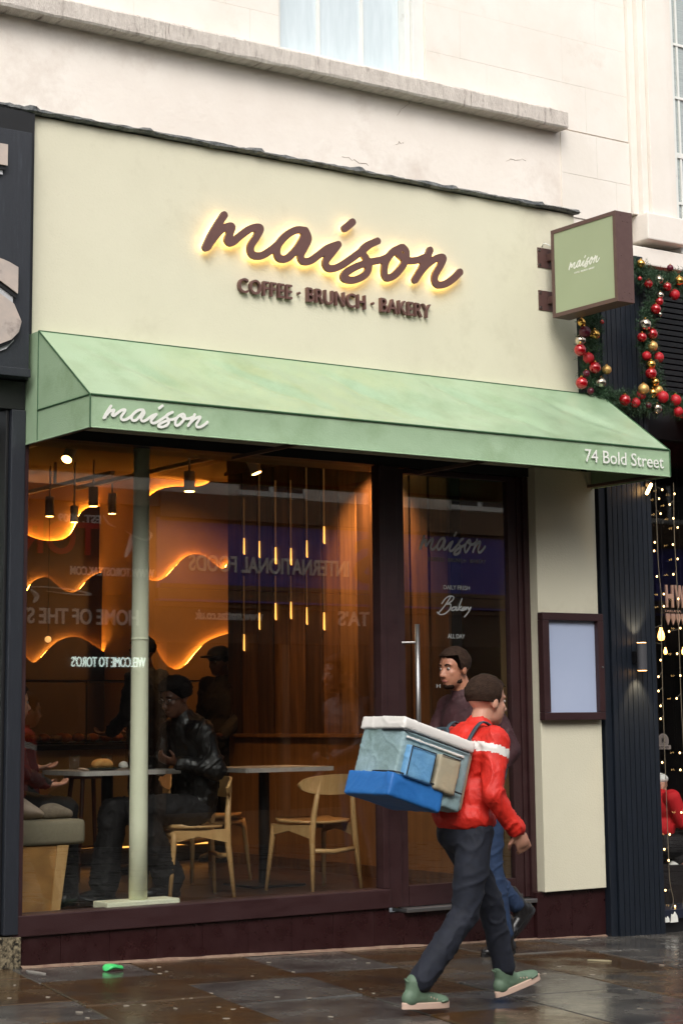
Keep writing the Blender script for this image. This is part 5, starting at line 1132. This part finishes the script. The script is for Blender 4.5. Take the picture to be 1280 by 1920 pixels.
F_, S_, U_ = FB_; L = lambda x, y, z: hB + (F_ * x + S_ * y + U_ * z) * 1.03
mb = MB(); mb.sph(L(.047, 0, -.094), (.041, .041, .026), 16, 12, FB_); mb.sph(L(.012, 0, -.072), (.06, .062, .034), 16, 12, FB_)
fused('beard', mb, .006, m_hairb, bB, 2, (.004, 60, 1))
mb = MB(); mb.sph(chest, (.145, .215, .2)); mb.sph(waist, (.135, .18, .19)); mb.sph(pel + V3((0, 0, .06)), (.14, .185, .1)); mb.cap(neck - V3((0, 0, .06)), neck, .09, .075)
for a, b, c in ((shL, elL, wrL), (shR, elR, wrR)): limb(mb, (chest + (a - chest) * .5 + V3((0, 0, .03)), a, b, b.lerp(c, .94)), (.09, .08, .062, .046))
m_dj = mat('dark wine jacket', S(66, 34, 38), S(54, 28, 32), 0.7, scale=8, bump=.2)
fused('jacket', mb, .010, m_dj, bB, 6, (.012, 7, .8))
mb = MB(); mb.sph(pel - V3((0, 0, .02)), (.122, .165, .12))
for a, b, c in ((hiL, knL, anL), (hiR, knR, anR)): limb(mb, (a, a.lerp(b, .5), b, b.lerp(c, .5), c + (b - c).normalized() * .03), (.1, .09, .07, .066, .062))
fused('trousers', mb, .009, m_jean, bB, 6, (.009, 5.5, .8))
shoe('boot', bB, anL, (-1, -.15, 0), m_boot, m_boot, 1.06, 0.0, True); shoe('boot', bB, anR, (-1, 0, 0), m_boot, m_boot, 1.06, 0.7, True)
# --- seated man in leather jacket, facing left
pC = thing('person', 'seated man in black leather jacket and glasses, facing left at the marble table', 'person', (6.2, .9, FZ))
FC_ = frame((-1, -.22, -.28)); hC = V3((6.085, .82, 1.535)); neck = V3((6.15, .84, 1.42)); chest = V3((6.215, .86, 1.25)); waist = V3((6.265, .88, 1.0)); pel = V3((6.27, .89, .86))
shN, shF = V3((6.20, .68, 1.33)), V3((6.20, 1.05, 1.33)); elN, wrN = V3((6.26, .62, 1.10)), V3((6.03, .70, 1.135)); elF, wrF = V3((6.12, 1.1, 1.1)), V3((5.95, .98, 1.14))
hpN, knN, anN = V3((6.23, .8, .84)), V3((5.80, .76, .86)), V3((6.02, .78, FZ + .12)); hpF, knF, anF = V3((6.23, .99, .84)), V3((5.75, 1.0, .84)), V3((5.70, 1.02, FZ + .10))
mb = MB(); head_prims(mb, hC, FC_); mb.cap(neck, hC + V3((.03, 0, -.06)), .06, .055); mb.sph(chest, (.1, .16, .18)); mb.sph(waist, (.1, .14, .17)); mb.sph(pel, (.11, .15, .12))
for a, b, c in ((shN, elN, wrN), (shF, elF, wrF)): limb(mb, (chest + (a - chest) * .6, a, b, c), (.05, .046, .038, .027))
hand_prims(mb, wrN, (-1, .2, .25), (0, .5, .8), 1, .9, 1); hand_prims(mb, wrF, (-1, -.2, .2), (0, -.5, .8), 1, .9, -1)
for a, b, c in ((hpN, knN, anN), (hpF, knF, anF)): limb(mb, (a, b, c), (.08, .055, .036))
bC = fused('body', mb, .0075, m_skD, pC, 3); face_parts(bC, hC, FC_, 1, m_hairk, m_skD, m_skD); hair_cap('hair', bC, hC, FC_, 1, m_hairk, front=.045, low=-.0, thick=.024, curls=.008)
F_, S_, U_ = FC_; L = lambda x, y, z: hC + (F_ * x + S_ * y + U_ * z)
gm = MB()
for q in (-1, 1):
    gm.tube([L(.1, q * .032 + .022 * math.cos(t), .002 + .016 * math.sin(t)) for t in [k * math.pi / 8 for k in range(17)]], .0026, 6); gm.tube([L(.098, q * .055, .008), L(-.0, q * .084, .004)], .0024, 6)
gm.tube([L(.101, -.012, .006), L(.101, .012, .006)], .0024, 6); gm.build('glasses', m_blackmetal, bC)
MB().sph(L(-.012, -.088, -.045), .006, 8, 6).build('earring', m_bolt, bC)
mb = MB(); mb.sph(chest, (.135, .205, .19)); mb.sph(waist, (.14, .185, .19)); mb.sph(pel + V3((.0, 0, .04)), (.14, .185, .1)); mb.cap(neck - V3((0, 0, .06)), neck - V3((0, 0, .01)), .09, .08)
for a, b, c in ((shN, elN, wrN), (shF, elF, wrF)): limb(mb, (chest + (a - chest) * .5 + V3((0, 0, .03)), a, b, b.lerp(c, .9)), (.1, .088, .068, .048))
fused('jacket', mb, .009, m_leather, bC, 5, (.018, 6.5, .8))
mb = MB(); mb.sph(pel, (.125, .165, .11))
for a, b, c in ((hpN, knN, anN), (hpF, knF, anF)): limb(mb, (a, a.lerp(b, .5), b, b.lerp(c, .5), c + V3((0, 0, .02))), (.1, .1, .09, .095, .1))
fused('trousers', mb, .011, m_coatk, bC, 5, (.012, 14, 1.2))
shoe('shoe', bC, anN, (-1, 0, 0), m_boot, m_boot); shoe('shoe', bC, anF, (-1, 0, 0), m_boot, m_boot)
# --- woman on the bench, facing right
pD = thing('person', 'woman in black clothes on the bench at far left, profile to the right', 'person', (4.85, .8, FZ))
FD = frame((1, -.05, -.05)); hD = V3((4.935, .72, 1.51)); neck = V3((4.885, .74, 1.39)); chest = V3((4.855, .76, 1.22)); waist = V3((4.835, .8, 1.02)); pel = V3((4.83, .82, .93))
shN, shF = V3((4.87, .59, 1.31)), V3((4.87, .94, 1.31)); elN, wrN = V3((4.92, .54, 1.09)), V3((5.12, .62, 1.03)); elF, wrF = V3((4.98, 1.0, 1.1)), V3((5.2, .95, 1.12))
mb = MB(); head_prims(mb, hD, FD, .95); mb.cap(neck, hD + V3((-.03, 0, -.06)), .05, .048); mb.sph(chest, (.095, .15, .17)); mb.sph(waist, (.09, .13, .16)); mb.sph(pel, (.11, .15, .1))
for a, b, c in ((shN, elN, wrN), (shF, elF, wrF)): limb(mb, (chest + (a - chest) * .6, a, b, c), (.045, .04, .034, .024))
hand_prims(mb, wrN, (1, .1, 0), (0, 0, 1), .92, .5, 1); hand_prims(mb, wrF, (1, -.1, 0), (0, 0, 1), .92, .5, -1)
for yy, kx in ((.74, 5.30), (.92, 5.30)): limb(mb, (V3((4.9, yy, .92)), V3((kx, yy, .88)), V3((kx + .03, yy, FZ + .1))), (.08, .055, .036))
bD = fused('body', mb, .0075, m_skA, pD, 3); face_parts(bD, hD, FD, .95, m_hairk, m_skA, m_lip); hair_cap('hair', bD, hD, FD, .95, m_hairk, front=.05, low=-.05, thick=.018)
mb = MB(); mb.cap(hD + V3((-.07, 0, .02)), hD + V3((-.1, -.03, -.2)), .075, .05); mb.cap(hD + V3((-.07, .03, .0)), hD + V3((-.08, .06, -.22)), .06, .04); fused('long_hair', mb, .01, m_hairk, bD, 3, (.008, 20, .3))
mb = MB(); mb.sph(chest, (.125, .19, .18)); mb.sph(waist, (.125, .17, .18)); mb.sph(pel, (.14, .18, .1)); mb.cap(neck - V3((0, 0, .06)), neck - V3((0, 0, .02)), .08, .065)
for a, b, c in ((shN, elN, wrN), (shF, elF, wrF)): limb(mb, (chest + (a - chest) * .5 + V3((0, 0, .02)), a, b, b.lerp(c, .92)), (.08, .07, .056, .042))
m_check = mat('black checked wool', S(20, 18, 20), S(30, 27, 30), 0.85, scale=80); fused('coat', mb, .010, m_check, bD, 5, (.016, 9, .8))
mb = MB(); mb.sph(pel, (.12, .16, .1))
for yy, kx in ((.74, 5.30), (.92, 5.30)): limb(mb, (V3((4.9, yy, .92)), V3((kx, yy, .88)), V3((kx + .03, yy, FZ + .1))), (.095, .075, .055))
fused('trousers', mb, .011, m_coatk, bD, 5, (.01, 9, 1))
for yy in (.74, .92): shoe('shoe', bD, V3((5.33, yy, FZ + .1)), (1, 0, 0), m_boot, m_boot, .92)
# --- standing figures inside
def standing(label, x, y, H, fdir, skinm, coat, cap=False, hairm=m_hairk):
    p = thing('person', label, 'person', (x, y, FZ)); s = H / 1.75; b = V3((x, y, FZ)); Fd = V3(fdir).normalized(); fr = frame(Fd + V3((0, 0, -.1))); Sd = fr[1]
    q = lambda f, sd, z: b + Fd * f * s + Sd * sd * s + V3((0, 0, z * s)); h = q(.05, 0, 1.62)
    sh = [q(0, k * .19, 1.42) for k in (-1, 1)]; el = [q(.03, k * .24, 1.16) for k in (-1, 1)]; wr = [q(.2, k * .2, 1.02) for k in (-1, 1)]
    mb = MB(); head_prims(mb, h, fr, s); mb.cap(q(0, 0, 1.46), q(.03, 0, 1.56), .06, .056); mb.sph(q(0, 0, 1.28), (.11, .11, .2)); mb.sph(q(0, 0, 1.05), (.12, .12, .16)); mb.sph(q(0, 0, .93), (.13, .13, .13))
    for i in (0, 1):
        limb(mb, (q(0, 0, 1.38), sh[i], el[i], wr[i]), (.07, .05, .04, .028)); hand_prims(mb, wr[i], Fd, (0, 0, 1), 1, .7, 1 - 2 * i)
        limb(mb, (q(0, (i - .5) * .18, .88), q(.02, (i - .5) * .18, .48), q(-.02, (i - .5) * .2, .1)), (.085, .055, .04))
    bd = fused('body', mb, .009, skinm, p, 3); face_parts(bd, h, fr, s, hairm, skinm, skinm); hair_cap('hair', bd, h, fr, s, hairm, front=.05, low=-.02)
    mb = MB(); ax = (Fd, Sd, V3((0, 0, 1))); mb.sph(q(0, 0, 1.27), (.14, .21, .21), 18, 12, ax); mb.sph(q(0, 0, 1.04), (.14, .19, .2), 18, 12, ax); mb.cap(q(0, 0, 1.4), q(0, 0, 1.45), .09, .08)
    for i in (0, 1): limb(mb, (q(0, 0, 1.36), sh[i], el[i], el[i].lerp(wr[i], .9)), (.1, .082, .065, .048))
    fused('jacket', mb, .011, coat, bd, 5, (.012, 9, .8)); mb = MB(); mb.sph(q(0, 0, .93), (.14, .17, .13), 16, 10, ax)
    for i in (0, 1): limb(mb, (q(0, (i - .5) * .18, .88), q(.02, (i - .5) * .18, .48), q(-.02, (i - .5) * .2, .1)), (.1, .08, .068)); shoe('shoe', bd, q(-.02, (i - .5) * .2, .1), Fd, m_boot, m_boot)
    fused('trousers', mb, .011, m_coatk, bd, 5, (.01, 9, 1.2))
    if cap:
        c0 = h + fr[2] * .055 * s; mb = MB(); mb.sph(c0, (.112 * s, .09 * s, .075 * s), 20, 12, fr); mb.sph(c0 + fr[0] * .12 * s - fr[2] * .005, (.075 * s, .07 * s, .012 * s), 16, 8, fr); fused('cap', mb, .006, m_dark, bd, 2)
    return p
c_ = P(299, 1200, 2.75); standing('dark silhouette standing at the counter behind the pale column', c_.x - .1, 2.75, 1.72, (-.6, 1, 0), m_skD, m_coatk)
c_ = P(424, 1200, 3.25 + .0); standing('man in black peaked cap behind the seated man, facing left', 8.02, 3.42, 1.68, (-1, -.2, 0), m_skD, mat('brown check shirt', S(46, 34, 24), S(32, 24, 18), .8, scale=30), cap=True)
# --- seated person in the bar
pE = thing('person', 'seated person in red top and white cap inside the bar window', 'person', (9.78, .6, .1))
hE = P(1233, 1474, .62); FE = frame((1, 0, -.3)); cE = P(1230, 1510, .62); mb = MB(); head_prims(mb, hE, FE, .8); mb.cap(cE, hE, .05, .045); mb.sph(cE, (.09, .13, .12)); mb.sph(cE - V3((0, 0, .2)), (.1, .13, .14))
kn = cE + V3((.32, 0, -.28)); ft = P(1252, 1630, .62)
for yy in (-.09, .09):
    limb(mb, (cE - V3((0, -yy, .28)), kn + V3((0, yy, 0)), ft + V3((0, yy, .03))), (.08, .055, .035)); limb(mb, (cE + V3((0, yy * 1.8, .05)), cE + V3((.08, yy * 2, -.12)), cE + V3((.28, yy, -.08))), (.05, .04, .026)); hand_prims(mb, cE + V3((.28, yy, -.08)), (1, 0, 0), (0, 0, 1), .9, .6, 1)
bE = fused('body', mb, .009, m_skA, pE, 3); mb = MB(); mb.sph(hE + V3((0, 0, .05)), (.085, .07, .045)); mb.build('cap', m_white, bE, smooth=True)
mb = MB(); mb.sph(cE, (.12, .16, .13)); mb.sph(cE - V3((0, 0, .16)), (.12, .15, .12))
for yy in (-.09, .09): limb(mb, (cE + V3((0, yy * 1.8, .05)), cE + V3((.08, yy * 2, -.12)), cE + V3((.2, yy, -.09))), (.07, .055, .04))
fused('top', mb, .01, mat('red top', S(190, 16, 26), rough=.8), bE, 4); mb = MB()
for yy in (-.09, .09): limb(mb, (cE - V3((0, -yy, .28)), kn + V3((0, yy, 0)), ft + V3((0, yy, .08))), (.1, .08, .055))
fused('trousers', mb, .01, m_coatk, bE, 4)
for yy in (-.09, .09): shoe('shoe', bE, ft + V3((0, yy, .06)), (1, 0, 0), m_white if yy < 0 else m_boot, m_white, .9, .2)
box('stool_block', cE.x - .2, cE.x + .16, .42, .82, .05, cE.z - .42, m_bar, None)
tag([o for o in COL.objects if o.name.startswith('stool_block')][0], 'dark seat under the person in the bar window', 'seat')
# ------------------------------------------------------------------ small litter on the ground
rl = random.Random(21)
def litter(px, py, L_, w, rot, mt, name, label, cat, h=.004):
    d = ray(px, py); t = 0
    for _ in range(4):
        x = (CAM + d * t).x if t else 5.5; t = (gz(x) + .006 - CAM.z) / d.z
    c = CAM + d * t; n_ = 9; poly = [(math.cos(2 * math.pi * k / n_) * L_ / 2 * rl.uniform(.75, 1.1), math.sin(2 * math.pi * k / n_) * w / 2 * rl.uniform(.75, 1.1)) for k in range(n_)]
    cr, sr = math.cos(rot), math.sin(rot); pp = [(c.x + a * cr - b * sr, c.y + a * sr + b * cr) for a, b in poly]
    o = mk(name, [(a, b, gz(a) - .002) for a, b in pp] + [(a, b, gz(a) + h) for a, b in pp], [tuple(reversed(range(n_))), tuple(range(n_, 2 * n_))] + [(i, (i + 1) % n_, n_ + (i + 1) % n_, n_ + i) for i in range(n_)], mt)
    return tag(o, label, cat)
m_gum = mat('trodden gum', S(160, 150, 136), S(130, 122, 110), 0.6)
gums = [(18, 1870), (28, 1846), (149, 1896), (164, 1907), (238, 1884), (270, 1883), (329, 1889), (341, 1871), (357, 1870), (395, 1861), (410, 1887), (424, 1908), (437, 1891), (454, 1888), (473, 1829), (504, 1803), (283, 1815), (298, 1812), (300, 1824), (312, 1820), (550, 1821), (580, 1870), (664, 1797), (690, 1804), (700, 1861), (676, 1853), (905, 1846), (1000, 1868), (1020, 1824), (1048, 1811), (1110, 1826), (1180, 1854), (1200, 1890), (1252, 1793), (1240, 1808), (1060, 1880), (1190, 1780), (620, 1905), (520, 1868), (90, 1868)]
for a, b in gums:
    o = litter(a, b, rl.uniform(.018, .038), rl.uniform(.014, .028), rl.random() * 3, m_gum, 'gum_spot', 'pale flattened chewing gum spot on the wet paving', 'chewing gum', .0018); o['group'] = 'chewing gum spots on the paving'
litter(67, 1822, .05, .2, .15, mat('grey tape', S(140, 136, 130), rough=.5), 'paper_strip', 'pale grey paper strip lying near the granite block', 'paper', .003)
litter(1124, 1800, .16, .06, -.9, mat('pale leaf', S(160, 150, 120), rough=.6), 'fallen_leaf', 'pale pointed leaf on wet paving below the green pilaster', 'leaf', .004)
litter(1095, 1762, .13, .025, .1, m_gum, 'paper_scrap', 'flat pale scrap at the foot of the maroon plinth', 'paper', .004)
gc = V3((5.04, -.33, gz(5.04))); 
cloth_lump('plastic_scrap', 'crumpled bright green plastic scrap on the wet paving', 'litter', [(gc + V3((-.05, 0, .01)), .012, .008), (gc + V3((-.03, 0, .02)), .035, .022), (gc + V3((0, 0, .017)), .035, .018), (gc + V3((.03, 0, .01)), .03, .01), (gc + V3((.06, 0, .014)), .02, .014), (gc + V3((.075, 0, .01)), .006, .006)], mat('bright green plastic', S(70, 200, 110), rough=.3), 9)
wf = thing('window_frost_sticker', 'white snow shaped stickers along the bar window sill', 'sticker', P(1255, 1722, -.053))
for k, (px, w, h) in enumerate(((1243, .05, .05), (1251, .04, .04), (1264, .07, .07))):
    c = P(px, 1730, -.054); MB().prism([(c.x - w / 2, c.z), (c.x + w / 2, c.z), (c.x + w * .4, c.z + h * .6), (c.x + w * .1, c.z + h), (c.x - w * .1, c.z + h * .7), (c.x - w * .35, c.z + h * .8)], -.056, -.0505).build('flake', m_white, wf)
# ------------------------------------------------------------------ the street's other side (seen mirrored in the glass)
YO = -12.0
op = thing('opposite_foods_shop', 'shop across the street with purple fascia, mirrored in the cafe glass', 'shop', (15, YO, 0))
m_ostone = mat('opposite stone', S(236, 230, 218), S(216, 208, 196), .8, scale=3, dirt=S(180, 166, 148), dscale=1.2); m_opurp = mat('purple fascia', S(78, 72, 158), S(86, 80, 166), .5); m_obr = mat('brown cornice', S(104, 84, 66), S(116, 94, 74), .7); m_odark = mat('black shop paint', S(16, 14, 14), rough=.5)
def ob(name, x0, x1, z0, z1, y, mt, par, d=.1): return box(name, x0, x1, YO - d, YO + y, z0, z1, mt, par)
ob('wall', 12.25, 30, 4.35, 7.2, 0, m_ostone, op, .5); ob('cornice', 12.25, 30, 4.02, 4.349, .16, m_obr, op); ob('fascia', 12.25, 30, 3.1, 4.019, .06, m_opurp, op)
ob('border', 12.3, 30, 3.98, 4.015, .08, m_obr, op); ob('border', 12.3, 30, 3.105, 3.16, .08, m_obr, op); ob('moulding', 12.25, 30, 2.96, 3.09, .1, m_obr, op); ob('moulding', 12.25, 30, 2.93, 2.955, .12, m_opurp, op); ob('moulding', 12.25, 30, 2.86, 2.925, .05, m_obr, op)
ob('transom_panel', 12.25, 30, 2.4, 2.855, .0, mat('brown transom', S(70, 54, 40), rough=.5), op)
m_ogl = mat('opposite shop glass', S(24, 20, 17), S(44, 38, 32), .15, scale=1.2, spec=.8)
ob('shop_window', 12.25, 30, .2, 2.4, -.05, m_ogl, op); ob('shop_base', 12.25, 30, -.9, .199, .02, m_obr, op)
for x in (12.3, 14.2, 16.2, 18.6, 21): ob('shop_post', x, x + .12, .2, 2.39, .03, m_obr, op)
for x in (13.55, 17.2, 21): 
    w_ = ob('window', x, x + 1.0, 4.45, 6.2, .03, m_dark, op); ob('frame', x + .45, x + .52, 4.45, 6.2, .05, m_frame, w_); ob('frame', x - .06, x + 1.06, 4.38, 4.449, .08, m_frame, w_); ob('frame', x + 1.0, x + 1.06, 4.45, 6.2, .05, m_frame, w_)
def ot(s, xr, xl, z, h, mt, par, off=0.0, y=.07, dep=.02): lettering('lettering', s, (xr, YO + y, z), -EX, EZ, EY, xr - xl, h, dep, mt, par, off)
m_ow = mat('opposite white letters', S(246, 244, 236), rough=.5); m_og = mat('opposite gold letters', S(116, 88, 44), rough=.5)
ot('INTERNATIONAL FOODS', 15.27, 12.72, 3.33, .22, m_ow, op, 0.018); ot("S", 15.86, 15.36, 3.25, .62, m_og, op, .03); ot('www.mattas.co.uk', 13.9, 12.85, 2.70, .13, m_ow, op, .02, .01); ot("MATTA'S", 16.2, 15.13, 2.66, .21, m_ow, op, .02, .01)
to = thing('opposite_steakhouse', 'black steakhouse shopfront across the street, mirrored in the cafe glass', 'shop', (9, YO, 0))
ob('wall', -4, 12.24, 4.35, 7.2, 0, m_ostone, to, .5); ob('cornice', -4, 12.24, 4.15, 4.349, .14, m_obr, to); ob('fascia', -4, 12.24, 2.98, 4.149, .05, m_odark, to); ob('shop_window', -4, 12.24, -.9, 2.979, 0, m_odark, to)
m_ored = mat('opposite red letters', S(196, 30, 18), rough=.5)
ot('EST. 2009', 11.42, 10.82, 3.88, .11, m_ow, to, .02); ot("TORO'S", 11.40, 9.55, 3.47, .44, m_ored, to, .02); ot('WWW.TOROSTEAK.COM', 12.2, 11.0, 3.22, .11, m_ow, to, .02); ot('HOME OF THE STEAK', 12.0, 9.9, 2.60, .2, m_ow, to, .02, .02)
m_oled = emis('led display text', (.8, 1, .9, 1), 2.2); ot("WELCOME TO TORO'S", 12.1, 11.05, 2.07, .13, m_oled, to, .0, .03)
def swoosh(pts, rs): MB().tube(spline([V3((P(a, b, 12.0).x, YO + .08, P(a, b, 12.0).z)) for a, b in pts], 6), [rs[0] + (rs[1] - rs[0]) * math.sin(math.pi * k / ((len(pts) - 1) * 6)) for k in range((len(pts) - 1) * 6 + 1)], 8, flat=.4).build('emblem_stroke', m_ow, to)
swoosh([(240, 996), (258, 1006), (278, 1012), (287, 1002), (280, 994)], (.01, .035)); swoosh([(250, 1000), (246, 1025), (238, 1045)], (.01, .04)); swoosh([(197, 965), (205, 980), (220, 988)], (.008, .03)); swoosh([(52, 1100), (100, 1101), (150, 1108), (174, 1115), (140, 1114), (90, 1108)], (.008, .03)); swoosh([(60, 1105), (72, 1118), (66, 1130)], (.02, .06))
ob('party_wall', -22, -4.01, -.9, 8, 0, m_ostone, to, .5)
# flank of the terrace to the left and right of the cafe, so that the street goes on outside the frame
fl_ = thing('terrace_flank', 'cream terrace wall carrying on beyond the left edge', 'building', (-4, .3, 0)); box('wall', -24, 1.99, 0.12, .6, 3.2, 9.5, m_cream, fl_); box('shopfront', -24, 1.99, 0.0, .6, -.4, 3.19, m_black, fl_)
fr_ = thing('terrace_flank', 'cream terrace wall carrying on beyond the right edge', 'building', (20, .3, 0)); box('wall', 14.01, 34, 0.12, .6, 3.2, 9.5, m_cream, fr_); box('shopfront', 13.01, 34, -.0, .6, -1.2, 3.19, m_black, fr_)
